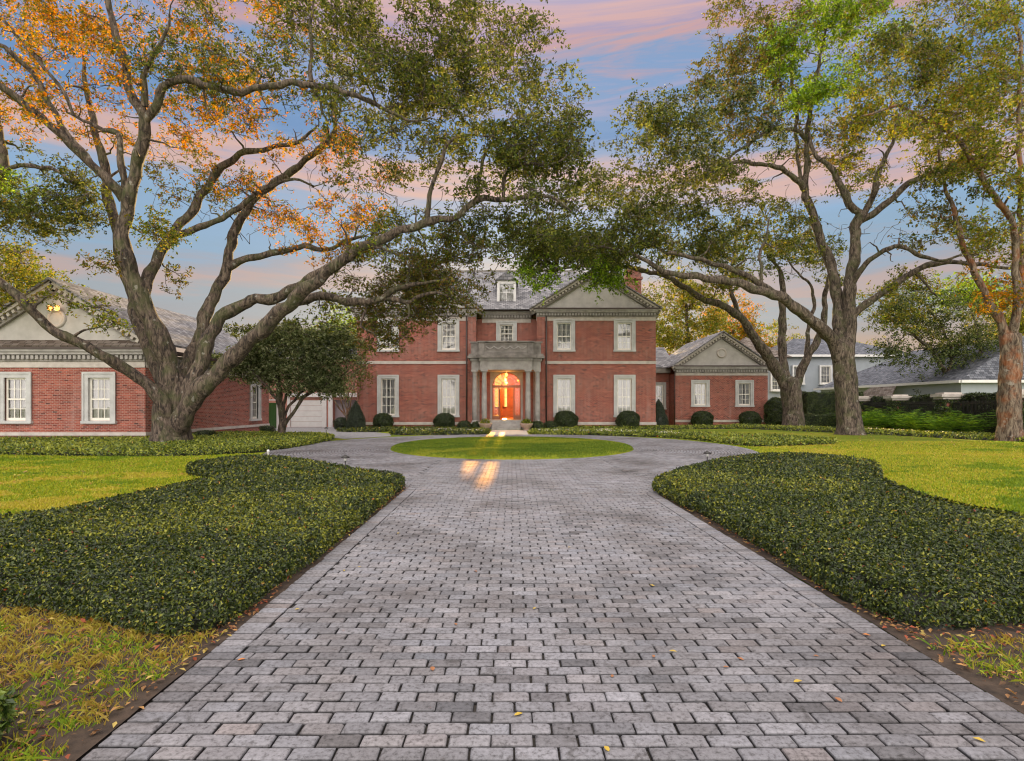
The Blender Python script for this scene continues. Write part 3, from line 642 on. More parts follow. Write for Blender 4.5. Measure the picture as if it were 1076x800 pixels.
# ------------------------------------------------------------------ main house
H = thing('brick_mansion', 'two-storey red brick mansion with stone portico and lit open front door', 'house', (-.41, 42, 0))
X0, X1 = -11.28, 10.45; XL, XR = -2.63, 1.81; YF, YC, YB = 42.0, 43.0, 54.0; ZE = 8.75; ZB = 8.12
CX = -.41
wins = {}
def up(x): return (x-.52, x+.52, 5.74, 7.72)
def dn_(x): return (x-.52, x+.52, .98, 3.66)
rx = (3.79, 8.18); lx = (-4.61, -9.0)
b_ = MB()
wallgrid(b_, XR, X1, 0, ZB, [up(rx[0]), up(rx[1]), dn_(rx[0]), dn_(rx[1])], lambda u, d, z: (u, YF+d, z))
wallgrid(b_, X0, XL, 0, ZB, [up(lx[0]), up(lx[1]), dn_(lx[0]), dn_(lx[1])], lambda u, d, z: (u, YF+d, z))
# side and back walls, returns of the recess
b_.face([(X1, YF, 0), (X1, YB, 0), (X1, YB, ZB), (X1, YF, ZB)]); b_.face([(X0, YB, 0), (X0, YF, 0), (X0, YF, ZB), (X0, YB, ZB)])
b_.face([(XR, YC, 0), (XR, YF, 0), (XR, YF, ZB), (XR, YC, ZB)]); b_.face([(XL, YF, 0), (XL, YC, 0), (XL, YC, ZB), (XL, YF, ZB)])
DW, ZS, ZF = 1.2, 3.12, .66           # door recess half width, springing, floor
wallgrid(b_, XL, XR, 0, ZB, [(CX-.5, CX+.5, 5.62+.74, 7.72), (CX-DW, CX+DW, ZF, 4.36)], lambda u, d, z: (u, YC+d, z))
# back wall with the tall opening the sun comes through
HB = (-1.62, -.46, 1.6, 5.75)
wallgrid(b_, -X1+2*0, -X0, 0, ZB, [(-HB[1], -HB[0], HB[2], HB[3])], lambda u, d, z: (-u, YB-d, z))
b_.build('wall', M['brick'], H)
for x in rx+lx:
    window(H, x, YF, 5.74, 7.72, 1.04); window(H, x, YF, .98, 3.66, 1.04, rowsn=2)
window(H, CX, YC, 6.36, 7.72, 1.0)
# brick pilasters beside the recess, downpipes
for x in (XL-.28, XR+.28):
    p = MB(); p.box(x-.30, x+.30, YF-.09, YF-.003, 0, ZB); p.build('pilaster', M['brick'], H)
for x in (XL-.66, XR+.68):
    p = MB(); p.lathe([(.05, 0), (.05, 8.2)], (x, YF-.14, 0), 8); p.build('downpipe', M['gutter'], H)
for (a, c) in ((X0, XL), (XR, X1)):
    p = MB(); p.box(a-.03, XL-.585 if a == X0 else c+.03, YF-.05, YF+.02, 4.72, 4.93) if a == X0 else p.box(XR+.585, c+.03, YF-.05, YF+.02, 4.72, 4.93); p.build('belt_course', M['limestone'], H)
    p = MB(); p.box(a-.04, c+.04, YF-.07, YF+.02, .30, .50); p.build('base_course', M['limestone'], H)
cornice(H, X0, XL+.04, YF, ZE); cornice(H, XR-.04, X1, YF, ZE); cornice(H, XL+.4, XR-.4, YC, ZE-.003)
# right-hand return of the cornice
for xx, s in ((X1, 1), (X0, -1)):
    p = MB(); p.box(xx, xx+s*.06, YF+.06, YB, ZE-.89, ZE-.6); p.box(xx, xx+s*.38, YF+.06, YB, ZE-.18, ZE-.003); p.box(xx, xx+s*.2, YF+.06, YB, ZE-.6, ZE-.19); p.build('side_cornice', M['stone_dark_shaded'], H)
# hipped main roof
RZ = 12.9; ry = 48.2; hx = 5.2
p = MB(); e = .35; A = (X0-e, YF+.3, ZE); B = (X1+e, YF+.3, ZE); C = (X1+e, YB+e, ZE); D = (X0-e, YB+e, ZE); E1 = (X0+hx, ry, RZ); E2 = (X1-hx, ry, RZ)
p.face([A, B, E2, E1]); p.face([B, C, E2]); p.face([C, D, E1, E2]); p.face([D, A, E1]); roof = p.build('roof', M['slate'], H)
p = MB(); p.bar(E1, E2, .22, .14); p.build('ridge_cap', M['stone_dark_shaded'], roof)
for cx, hw in (((XR-.15+X1)/2, (X1-XR+.15)/2), ((X0+XL+.15)/2, (XL+.15-X0)/2)):
    pediment(H, cx, hw, YF-.02, ZE, 2.72, 46.8)
# centre roof eaves slab over the recess
p = MB(); p.prism([(XL, YC-.32, ZE-.01), (XR, YC-.32, ZE-.01), (XR, YC+.5, ZE+.28), (XL, YC+.5, ZE+.28)], (0, 0, .06)); p.build('roof', M['slate'], H)
# dormer
dm = MB(); dx0, dx1 = CX-.72, CX+.72; dy = 43.4
dm.box(dx0, dx0+.2, dy, dy+.1, 9.25, 11.1); dm.box(dx1-.2, dx1, dy, dy+.1, 9.25, 11.1); dm.box(dx0+.2, dx1-.2, dy, dy+.1, 9.25, 9.5); dm.box(dx0+.2, dx1-.2, dy, dy+.1, 10.85, 11.1)
dm.box(dx0+.02, dx0+.1, dy+.1, 47, 9.3, 11.1); dm.box(dx1-.1, dx1-.02, dy+.1, 47, 9.3, 11.1); dm.box(CX-.02, CX+.02, dy+.03, dy+.07, 9.5, 10.85); dm.box(dx0+.2, dx1-.2, dy+.031, dy+.069, 10.16, 10.2)
do = dm.build('dormer', M['white'], H)
p = MB(); p.face([(dx0+.2, dy+.08, 9.5), (dx1-.2, dy+.08, 9.5), (dx1-.2, dy+.08, 10.85), (dx0+.2, dy+.08, 10.85)]); p.build('pane', M['glass'], do)
p = MB(); p.face([(dx0+.1, dy+.2, 9.4), (dx1-.1, dy+.2, 9.4), (dx1-.1, dy+.2, 10.95), (dx0+.1, dy+.2, 10.95)]); p.build('curtain', M['curtain'], do)
p = MB(); p.prism([(dx0-.15, dy-.15, 11.1), (dx1+.15, dy-.15, 11.1), (CX, dy-.15, 11.75)], (0, 3.5, 0)); p.build('dormer_roof', M['slate'], do)
# chimneys
p = MB(); p.box(9.55, 10.75, 48.0, 49.2, 8, 13.0); p.box(9.45, 10.85, 47.9, 49.3, 12.2, 12.4); ch = p.build('chimney', M['brick'], H)
p = MB(); p.box(9.42, 10.88, 47.87, 49.33, 13.001, 13.16); p.build('chimney_cap', M['limestone'], ch)

# portico
YP = 40.0
def parametric_column(x, y, z0, z1, r=.185):
    c = MB(); h = z1-z0
    c.lathe([(r*1.0, .28), (r*1.03, .3+h*.2), (r*.98, h*.55), (r*.86, h-.32), (r*.9, h-.3), (r*.86, h-.27), (r*.86, h-.2), (r*1.15, h-.13)], (x, y, z0), 20)
    col_ = c.build('column', M['stone'], H)
    c = MB(); c.box(x-r*1.5, x+r*1.5, y-r*1.5, y+r*1.5, z0, z0+.12); c.lathe([(r*1.4, .121), (r*1.45, .17), (r*1.2, .22), (r*1.1, .27), (r*1.05, .30)], (x, y, z0), 20); c.build('column_base', M['stone'], col_)
    c = MB(); c.box(x-r*1.3, x+r*1.3, y-r*1.3, y+r*1.3, z1-.12, z1-.002); c.build('capital', M['stone'], col_)
for x, y in ((CX-1.52, YP+.25), (CX+1.52, YP+.25), (CX-2.2, YP+.62), (CX+2.2, YP+.62)): parametric_column(x, y, .36, 4.18)
for x in (CX-2.2, CX+2.2):
    p = MB(); p.box(x-.2, x+.2, YC-.25, YC-.003, .36, 4.18); p.build('portico_pilaster', M['stone'], H)
for s in (-1, 1):
    p = MB(); p.box(CX+s*1.24, CX+s*2.5, YP-.08, YC-.003, 0, .36); p.build('portico_plinth', M['stone'], H)
p = MB(); p.box(CX-1.237, CX+1.237, YP+1.15, YC+.2, 0, ZF); p.build('porch_floor', M['stone'], H)
for k in range(4):
    z = ZF-.165*(k+1) if k else ZF-.165
    zt_ = ZF-.132*k-.132
    p = MB(); p.box(CX-1.0-(k == 3)*.0, CX+1.0, YP+1.15-.33*(k+1), YP+1.147-.33*k, 0, zt_); p.build('step', M['stone'], H)
p = MB()
p.box(CX-2.42, CX+2.42, YP+.42, YC-.004, 4.18, 4.80); p.box(CX-1.8, CX+1.8, YP+.05, YP+.418, 4.182, 4.80); en = p.build('entablature', M['stone'], H)
p = MB(); n = 26
p.box(CX-2.5, CX+2.5, YP+.34, YC-.005, 4.80+.002, 4.86); p.box(CX-1.88, CX+1.88, YP-.03, YP+.338, 4.802, 4.86)
for i in range(n): X = CX-1.82+3.64*(i+.5)/n; p.box(X-.04, X+.04, YP-.09, YP-.031, 4.84, 4.97)
for i in range(6):
    for s in (-1, 1): X = CX+s*(1.95+.1*i); p.box(X-.03, X+.03, YP+.26, YP+.338, 4.84, 4.97)
p.box(CX-2.5, CX+2.5, YP+.345, YC-.006, 4.862, 4.99); p.box(CX-1.86, CX+1.86, YP-.03, YP+.34, 4.862, 4.99); p.build('dentils', M['stone'], en)
p = MB(); p.box(CX-2.68, CX+2.68, YP+.16, YC-.007, 4.992, 5.16); p.box(CX-2.06, CX+2.06, YP-.24, YP+.158, 4.993, 5.16); p.box(CX-2.6, CX+2.6, YP+.24, YC-.008, 5.162, 5.30); p.box(CX-2.0, CX+2.0, YP-.12, YP+.238, 5.163, 5.30); p.build('cornice', M['stone_dark_shaded'], en)
# parapet with swags
p = MB(); zz0, zz1 = 5.302, 6.08
p.box(CX-1.85, CX+1.85, YP+.05, YP+.25, zz0, zz1); p.box(CX-2.45, CX+2.45, YP+.45, YP+.62, zz0, zz1-.001)
for s in (-1, 1): p.box(CX+s*2.28, CX+s*2.45, YP+.62, YC-.01, zz0, zz1-.002); p.box(CX+s*1.5, CX+s*1.9, YP-.01, YP+.452, zz0+.001, zz1-.003)
p.box(CX-2.55, CX+2.55, YP+.40, YP+.70, zz1, zz1+.10); p.box(CX-1.97, CX+1.97, YP-.07, YP+.398, zz1+.001, zz1+.10)
pp = p.build('parapet', M['stone_dark_shaded'], H)  # darker than the swags, relief shade painted into the panel colour
p = MB(); n = 5
for i in range(n):
    xa = CX-1.4+2.8*i/n; xb = CX-1.4+2.8*(i+1)/n
    pts = [(xa+(xb-xa)*k/8, YP+.03, 5.82-.17*math.sin(math.pi*k/8)) for k in range(9)]
    for a, c in zip(pts[:-1], pts[1:]): p.bar(a, c, .06, .07)
p.box(CX-1.46, CX+1.46, YP+.02, YP+.049, 5.38, 5.42); p.box(CX-1.46, CX+1.46, YP+.02, YP+.049, 5.94, 5.98)
p.build('swag_relief', M['stone'], pp)
# door wall: arch spandrels, sidelights, fanlight
p = MB(); n = 20; Ra = 1.07
for i in range(n):
    a0, a1 = math.pi*i/n, math.pi*(i+1)/n; q0 = (CX+Ra*math.cos(a0), ZS+Ra*math.sin(a0)); q1 = (CX+Ra*math.cos(a1), ZS+Ra*math.sin(a1))
    p.face([(q1[0], YC-.01, q1[1]), (q0[0], YC-.01, q0[1]), (q0[0], YC-.01, 4.37), (q1[0], YC-.01, 4.37)][::-1]); p.face([(q0[0], YC-.01, q0[1]), (q0[0], YC+.25, q0[1]), (q1[0], YC+.25, q1[1]), (q1[0], YC-.01, q1[1])])
for s in (-1, 1): p.box(CX+s*Ra, CX+s*(DW+.01), YC-.011, YC+.25, ZF, 4.371)
p.build('door_surround', M['stone'], H)
fr = MB(); yy0, yy1 = YC+.1, YC+.22
fr.box(CX-Ra, CX+Ra, yy0, yy1, ZS-.09, ZS+.09)
for x in (-1.045, -.56, .56, 1.045): fr.box(CX+x-.045, CX+x+.045, yy0+.002, yy1-.002, ZF, ZS-.09)
for s in (-1, 1): fr.box(CX+s*.605, CX+s*1.0, yy0+.004, yy1-.004, ZF, ZF+.32)
m_ = 18
for rr, tt_ in ((1.04, .05), (.38, .035)):
    for i in range(m_): a0, a1 = math.pi*i/m_, math.pi*(i+1)/m_; fr.bar((CX+rr*math.cos(a0), YC+.16, ZS+rr*math.sin(a0)), (CX+rr*math.cos(a1), YC+.16, ZS+rr*math.sin(a1)), tt_, .08, up=(0, 1, 0))
for i in range(1, 8): a0 = math.pi*i/8; fr.bar((CX+.38*math.cos(a0), YC+.16, ZS+.38*math.sin(a0)), (CX+1.03*math.cos(a0), YC+.16, ZS+1.03*math.sin(a0)), .03, .04, up=(0, 1, 0))
df = fr.build('door_frame', M['wood'], H)
sc = MB()
for i in range(7):
    a0 = math.pi*(i+1)/8
    for k in range(6):
        for sg in (0,):
            b0 = a0-math.pi/16+math.pi/8*(k/6-.0)*.9; b1 = b0+math.pi/48*.9
            r0 = .68+.09*math.sin(math.pi*k/6); r1 = .68+.09*math.sin(math.pi*(k+1)/6); sc.bar((CX+r0*math.cos(b0), YC+.16, ZS+r0*math.sin(b0)), (CX+r1*math.cos(b1), YC+.16, ZS+r1*math.sin(b1)), .018, .02, up=(0, 1, 0))
for s in (-1, 1):
    for k in range(9):
        z = ZF+.4+k*.24; c = CX+s*.80
        for j in range(8):
            a0, a1 = 2*math.pi*j/8, 2*math.pi*(j+1)/8; sc.bar((c+.13*math.cos(a0), YC+.16, z+.11*math.sin(a0)), (c+.13*math.cos(a1), YC+.16, z+.11*math.sin(a1)), .016, .02, up=(0, 1, 0))
sc.build('leaded_tracery', M['cream'], df)
gp = MB()
for i in range(24): a0, a1 = math.pi*i/24, math.pi*(i+1)/24; gp.face([(CX, YC+.19, ZS), (CX+1.04*math.cos(a0), YC+.19, ZS+1.04*math.sin(a0)), (CX+1.04*math.cos(a1), YC+.19, ZS+1.04*math.sin(a1))])
for s in (-1, 1): gp.face([(CX+s*.605, YC+.19, ZF+.32), (CX+s*1.0, YC+.19, ZF+.32), (CX+s*1.0, YC+.19, ZS-.09), (CX+s*.605, YC+.19, ZS-.09)])
gp.build('amber_glow_glass', M['amber_tint'], df)  # panes tinted to put the hall's orange glow into the glass
p = MB(); p.box(0, .92, -.03, .03, .0, 2.32)
for zz in (.15, .85): p.box(.14, .78, -.045, -.031, zz, zz+.45)
me = p.mesh('door'); me.materials.append(M['wood']); dr = place('door', me, H, (-.52, 1.2, ZF+.005)); dr.rotation_euler[2] = R(82)
p = MB(); p.lathe([(.0, -.02), (.03, -.015), (.035, .01), (.0, .03)], (.84, -.06, 1.05), 10, cap=False); me = p.mesh('door_handle'); me.materials.append(M['gutter']); place('door_handle', me, dr)
# hall interior: a tube from the front door to the tall rear window
p = MB(); hx0, hx1, hz = CX-1.9, CX+2.1, 5.9
p.face([(hx0, YC+.26, ZF), (hx0, YB-.21, ZF), (hx0, YB-.21, hz), (hx0, YC+.26, hz)]); p.face([(hx1, YB-.21, ZF), (hx1, YC+.26, ZF), (hx1, YC+.26, hz), (hx1, YB-.21, hz)])
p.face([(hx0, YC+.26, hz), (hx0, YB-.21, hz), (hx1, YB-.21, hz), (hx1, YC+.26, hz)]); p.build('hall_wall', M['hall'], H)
p = MB(); p.face([(hx0, YC+.2, ZF-.004), (hx1, YC+.2, ZF-.004), (hx1, YB-.2, ZF-.004), (hx0, YB-.2, ZF-.004)]); p.build('hall_floor', M['wood'], H)
# rear window of the hall: rectangular opening with arched head, centre post added to split the sunlight
p = MB(); cxh = (HB[0]+HB[1])/2; hwv = (HB[1]-HB[0])/2; zsp = HB[3]-hwv
p.box(-1.0, -.70, YB-.18, YB-.06, HB[2], HB[3])
for z in (2.5, 3.3, 4.1): p.box(HB[0], HB[1], YB-.14, YB-.1, z-.02, z+.02)
for i in range(12):
    a0, a1 = math.pi*i/12, math.pi*(i+1)/12
    p.face([(cxh+hwv*math.cos(a0), YB-.16, zsp+hwv*math.sin(a0)), (cxh+hwv*math.cos(a1), YB-.16, zsp+hwv*math.sin(a1)), (cxh+hwv*math.cos(a1), YB-.16, HB[3]+.01), (cxh+hwv*math.cos(a0), YB-.16, HB[3]+.01)])
rw = p.build('rear_window', M['wood'], H); p = MB(); p.face([(HB[0], YB-.12, HB[2]), (HB[1], YB-.12, HB[2]), (HB[1], YB-.12, HB[3]), (HB[0], YB-.12, HB[3])]); p.build('gold_glow_pane', M['gold_tint'], rw)  # pane tint added for the yellow glow and sun streaks
# lamp body and point lights added for the hall's orange glow
lamp = MB(); lamp.lathe([(.0, -.1), (.12, -.06), (.16, .05), (.10, .16), (.02, .2)], (CX+1.0, 47, 3.7), 14, cap=False); lamp.build('added_hall_lamp', M['lamp'], H)
ld = bpy.data.lights.new('hall_fill', 'POINT'); ld.energy = 230; ld.color = (1, .50, .16); ld.shadow_soft_size = .2; lo_ = bpy.data.objects.new('hall_fill', ld); col.objects.link(lo_); lo_.location = (CX+.9, 45.2, 3.6)
ld = bpy.data.lights.new('hall_fill', 'POINT'); ld.energy = 330; ld.color = (1, .58, .18); ld.shadow_soft_size = .2; lo_ = bpy.data.objects.new('hall_fill', ld); col.objects.link(lo_); lo_.location = (CX-.2, 50.5, 4.2)
ld = bpy.data.lights.new('porch_fill', 'POINT'); ld.energy = 16; ld.color = (1, .46, .12); ld.shadow_soft_size = .1; lo_ = bpy.data.objects.new('porch_fill', ld); col.objects.link(lo_); lo_.location = (CX, 42.0, 3.45)  # unseen fill light added for the warm glow on porch and steps
p = MB(); p.lathe([(.0, -.16), (.07, -.12), (.10, .04), (.03, .1), (.012, .12), (.012, .22)], (CX, 42.2, 3.97), 10, cap=False); p.build('added_porch_lantern', M['lantern'], H)  # lantern body added to go with the porch fill light

# ------------------------------------------------------------------ link and right pavilion
PV = thing('brick_pavilion', 'single-storey red brick pavilion with grey pediment, joined to the right of the mansion', 'house', (17.4, 48, 0))
px0, px1, pc, yp = 13.58, 21.25, 17.42, 48.0; zp = 5.02
b_ = MB(); hl = [(x-.5, x+.5, 1.72, 3.56) for x in (15.63, 19.3)]
wallgrid(b_, px0, px1, 0, 4.35, hl, lambda u, d, z: (u, yp+d, z))
b_.face([(px0, 58, 0), (px0, yp, 0), (px0, yp, 4.35), (px0, 58, 4.35)]); b_.face([(px1, yp, 0), (px1, 58, 0), (px1, 58, 4.35), (px1, yp, 4.35)])
b_.face([(px1, 58, 0), (X1, 58, 0), (X1, 58, 6.9), (px1, 58, 6.9)]); b_.face([(X1, 54, 4.3), (px1, 54, 4.3), (px1, 50, 4.3), (X1, 50, 4.3)])
wallgrid(b_, X1, px0, 0, 4.6, [(12.2, 13.1, 1.5, 3.5)], lambda u, d, z: (u, 50+d, z)); b_.build('wall', M['brick'], PV)
for x in (15.63, 19.3): window(PV, x, yp, 1.72, 3.56, 1.0)
window(PV, 12.65, 50, 1.5, 3.5, .9, sur=.2)
p = MB(); p.box(px0-.04, px1+.04, yp-.07, yp+.02, .33, .52); p.build('base_course', M['limestone'], PV)
cornice(PV, px0, px1, yp, zp, hfr=.2); pediment(PV, pc, (px1-px0)/2, yp-.02, zp, 2.62, 58, ringr=.34)
p = MB(); p.prism([(X1, 49.5, 4.9), (px0+.5, 49.5, 4.9), (px0+.5, 53.5, 7.0), (X1, 53.5, 7.0)], (0, 0, .1)); p.build('roof', M['slate'], PV)
p = MB(); p.box(X1+.05, px0, 49.5, 50, 4.5, 4.88); p.build('gutter', M['stone_dark_shaded'], PV)
p = MB(); p.lathe([(.045, 0), (.045, 4.6)], (px0-.08, yp-.1, 0), 8); p.build('downpipe', M['gutter'], PV)

# ------------------------------------------------------------------ left garage wing
GH = thing('brick_garage_wing', 'single-storey red brick wing with grey pediment behind the large left oak', 'house', (-20.5, 26, 0))
gx0, gx1, gc, yg, gyb = -24.5, -16.5, -20.5, 26.0, 39.2; zg = 4.28
b_ = MB(); gw = [(x-.49, x+.49, 1.0, 2.93) for x in (-22.33, -18.55)]
wallgrid(b_, gx0, gx1, 0, 3.48, gw, lambda u, d, z: (u, yg+d, z))
wallgrid(b_, yg, gyb, 0, 3.48, [(36.6, 37.5, .85, 2.95)], lambda u, d, z: (gx1-d, u, z))
b_.face([(gx0, gyb, 0), (gx0, yg, 0), (gx0, yg, 3.48), (gx0, gyb, 3.48)]); b_.face([(gx1, gyb, 0), (gx0, gyb, 0), (gx0, gyb, 3.48), (gx1, gyb, 3.48)]); b_.build('wall', M['brick'], GH)
for x in (-22.33, -18.55): window(GH, x, yg, 1.0, 2.93, .98, sur=.24)
window(GH, gx1, 37.05, .85, 2.95, .9, sur=.27, rz=R(90))
p = MB(); p.box(gx0-.04, gx1+.06, yg-.07, yg+.02, .33, .48); p.box(gx1-.02, gx1+.07, yg+.021, gyb, .33, .479); p.build('base_course', M['limestone'], GH)
cornice(GH, gx0, gx1, yg, zg, hfr=.27)
p = MB(); p.box(gx1-.02, gx1+.05, yg+.06, gyb, zg-.89, zg-.621); p.build('side_frieze', M['limestone'], GH)
p = MB(); p.box(gx1-.02, gx1+.12, yg+.06, gyb, zg-.62, zg-.2)
for i in range(60): Y = yg+.3+(gyb-yg-.4)*i/60; p.box(gx1+.12, gx1+.2, Y-.06, Y+.06, zg-.5, zg-.34)
p.build('side_cornice', M['stone_dark_shaded'], GH)
p = MB(); p.box(gx1+.1, gx1+.42, yg+.06, gyb+.2, zg-.17, zg-.01); p.build('gutter', M['gutter'], GH)
pediment(GH, gc, 4.0, yg-.02, zg+.3, 2.55, gyb+.2, ringr=.36)
p = MB(); p.prism([(gc-4.25, yg-.42, zg+.01), (gc+4.25, yg-.42, zg+.01), (gc+4.25, yg-.0, zg+.30), (gc-4.25, yg-.0, zg+.30)], (0, .0, .05)); p.build('ledge_roof', M['slate_brown'], GH)
# twin flood lamps on the pediment
FL = thing('flood_lamp', 'twin lit flood lamps glowing orange on the left pediment', 'lamp', (-20.4, 25.9, 6.0))
p = MB(); p.box(-20.52, -20.28, 25.82, 25.955, 5.93, 6.07); p.build('bracket', M['white'], FL)
for s in (-1, 1):
    p = MB(); p.lathe([(.03, 0), (.06, .06), (.12, .14), (.13, .17)], (0, 0, 0), 12, cap=False); p.v = [(-20.4+s*.17+v_[0], 25.86-v_[2], 6.02+v_[1]) for v_ in p.v]; hd_ = p.build('lamp_head', M['white'], FL)
    p = MB(); p.lathe([(0, .165), (.115, .15)], (0, 0, 0), 12, cap=False); p.v = [(-20.4+s*.17+v_[0], 25.855-v_[2], 6.02+v_[1]) for v_ in p.v]; p.build('bulb', M['lamp'], hd_)
ld = bpy.data.lights.new('flood_light', 'POINT'); ld.energy = 3; ld.color = (1, .5, .2); ld.shadow_soft_size = .1; lo_ = bpy.data.objects.new('flood_light', ld); col.objects.link(lo_); lo_.location = (-20.4, 25.55, 6.0)

# ------------------------------------------------------------------ garage building at the end of the court
GB = thing('garage_building', 'pale garage with white sectional door beyond the court, left of the mansion', 'garage', (-15.5, 45, 0))
b_ = MB(); wallgrid(b_, -20, -11.0, 0, 5.4, [(-17.35, -14.85, .02, 2.15), (-14.0, -12.2, .02, 2.15)], lambda u, d, z: (u, 45.2+d, z), depth=.6)
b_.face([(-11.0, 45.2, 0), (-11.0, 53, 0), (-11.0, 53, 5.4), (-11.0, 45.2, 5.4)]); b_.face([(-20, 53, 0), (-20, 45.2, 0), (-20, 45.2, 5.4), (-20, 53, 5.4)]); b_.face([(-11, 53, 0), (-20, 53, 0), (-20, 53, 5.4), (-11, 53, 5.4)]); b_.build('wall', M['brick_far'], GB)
p = MB()
for k in range(5): p.box(-17.33, -14.87, 45.22, 45.28, .03+k*.42, .03+k*.42+.405)
p.build('garage_door', M['white'], GB)
p = MB(); p.box(-17.55, -17.36, 45.1, 45.3, 0, 2.36); p.box(-14.84, -14.5, 45.1, 45.3, 0, 2.36); p.box(-14.35, -14.01, 45.1, 45.3, 0, 2.36); p.box(-17.7, -12.0, 45.05, 45.3, 2.361, 2.7); p.build('door_surround', M['white'], GB)
p = MB(); p.face([(-14.0, 45.75, 0), (-12.2, 45.75, 0), (-12.2, 45.75, 2.2), (-14.0, 45.75, 2.2)]); p.build('open_bay', M['garagewall'], GB)
p = MB(); p.prism([(-20.3, 44.8, 5.4), (-10.8, 44.8, 5.4), (-10.8, 49.5, 7.3), (-20.3, 49.5, 7.3)], (0, 0, .12)); p.prism([(-20.3, 49.5, 7.3), (-10.8, 49.5, 7.3), (-10.8, 54, 5.4), (-20.3, 54, 5.4)], (0, 0, .12)); p.build('roof', M['slate_blue'], GB)
p = MB(); p.box(-20.3, -10.8, 44.7, 44.85, 5.3, 5.52); p.build('gutter', M['white'], GB)
GT = thing('garden_gate', 'green painted boarded gate beside the garage wing', 'gate', (-17.6, 42, 0))
p = MB()
for i in range(7): p.box(-18.3+i*.17, -18.14+i*.17, 42, 42.05, .05, 1.9)
p.build('boards', M['greenpaint'], GT); p = MB(); p.box(-18.45, -18.31, 41.95, 42.1, 0, 2.05); p.box(-17.1, -16.96, 41.95, 42.1, 0, 2.05); p.box(-18.45, -16.96, 41.96, 42.09, 2.051, 2.16); p.build('gate_frame', M['white'], GT)

# ------------------------------------------------------------------ neighbour's house, right
NH = thing('neighbour_house', 'pale sided house with blue grey shingle roofs beyond the right fence', 'house', (38, 60, 0))
b_ = MB(); b_.box(34.2, 48, 44, 64, 0, 3.55); b_.box(31.2, 47, 68, 80, 0, 7.6); b_.build('wall', M['siding'], NH)
p = MB(); e = .5
A = (34.2-e, 44-e, 3.6); B = (48+e, 44-e, 3.6); C = (48+e, 64+e, 3.6); D = (34.2-e, 64+e, 3.6); E1 = (41, 46, 7.3); E2 = (41, 59, 7.3)
p.face([D, A, E1, E2]); p.face([A, B, E1]); p.face([B, C, E2, E1]); p.face([C, D, E2])
A = (31.2-e, 68-e, 7.65); B = (47+e, 68-e, 7.65); C = (47+e, 80+e, 7.65); D = (31.2-e, 80+e, 7.65); E1 = (36, 74, 10.3); E2 = (42, 74, 10.3)
p.face([A, B, E2, E1]); p.face([B, C, E2]); p.face([C, D, E1, E2]); p.face([D, A, E1]); p.build('roof', M['slate_blue'], NH)
p = MB(); p.box(33.65, 33.8, 43.5, 64.5, 3.42, 3.63); p.box(33.8, 48.5, 43.4, 43.55, 3.42, 3.63); p.box(30.6, 47.6, 67.35, 67.5, 7.42, 7.68); p.build('fascia', M['white'], NH)
p = MB(); p.face([(34.2-e, 43.5, 3.5), (34.2, 43.5, 3.5), (34.2, 64.5, 3.5), (34.2-e, 64.5, 3.5)]); p.build('soffit', M['white'], NH)
window(NH, 33.6, 67.76, 4.3, 6.3, 1.1, sur=.15, stone='white'); window(NH, 36.8, 67.76, 4.3, 6.3, 1.1, sur=.15, stone='white')
NG = thing('neighbour_house', 'brown roofed pale house seen between the forked oak stems', 'house', (25, 66, 0))
b_ = MB(); b_.box(24.5, 30.4, 64, 72, 0, 7.0); b_.build('wall', M['siding'], NG)
p = MB(); A = (24, 63.5, 7.05); B = (30.9, 63.5, 7.05); C = (30.9, 72.5, 7.05); D = (24, 72.5, 7.05); E1 = (27.5, 68, 9.8); p.face([A, B, E1]); p.face([B, C, E1]); p.face([C, D, E1]); p.face([D, A, E1]); p.build('roof', M['slate_brown'], NG)
window(NG, 29.2, 63.76, 3.4, 5.4, 1.0, sur=.15, stone='white')
LN = thing('wall_lantern', 'small glowing orange lantern on the pale house behind the forked oak', 'lamp', (30.6, 63.9, 7.0))
p = MB(); p.lathe([(.02, -.3), (.16, -.2), (.2, .15), (.05, .3)], (30.2, 63.7, 6.3), 10, cap=False); p.build('lantern_glass', M['lantern'], LN)
p = MB(); p.bar((30.2, 63.7, 6.6), (30.2, 64, 6.75), .06, .06); p.lathe([(.22, 0), (.04, .2)], (30.2, 63.7, 6.6), 8); p.build('lantern_bracket', M['black'], LN)
AW = thing('awning', 'small dark shed awning on the pale house above the fence', 'awning', (33.9, 54, 0))
p = MB(); p.prism([(33.65, 50.6, 3.35), (33.65, 54.2, 3.35), (32.5, 55.2, 2.2), (32.5, 49.6, 2.2)], (0, 0, .06)); p.build('awning_cover', M['slate_brown'], AW)
p = MB(); p.bar((34.18, 50.8, 2.3), (32.6, 50.2, 2.2), .05, .05); p.bar((34.18, 54, 2.3), (32.6, 54.6, 2.2), .05, .05); p.build('awning_bracket', M['black'], AW)

# ------------------------------------------------------------------ fence on the right: piers and iron panels
piers = [(29.8, 49.4), (28.5, 42.7), (27.2, 36.0), (25.9, 29.3)]; frz = -math.atan2(1.3, 6.7)
labs = ['stone capped pier farthest back in the right fence, behind the tall oak trunk', 'stone capped pier in the right fence just right of the tall oak trunk', 'stone capped pier in the right fence below the dark twisted tree', 'stone capped pier in the right fence cut by the right edge of the view']
for (x, y), lab in zip(piers, labs):
    T = thing('fence_pier', lab, 'pier', (x, y, 0), group='piers of the right fence', rz=frz)
    p = MB(); p.box(x-.48, x+.48, y-.48, y+.48, 0, 2.08); p.build('shaft', M['brick'], T)
    p = MB(); p.box(x-.58, x+.58, y-.58, y+.58, 2.081, 2.22); p.box(x-.70, x+.70, y-.70, y+.70, 2.221, 2.40); p.box(x-.5, x+.5, y-.5, y+.5, 2.401, 2.5); p.build('cap', M['limestone'], T)
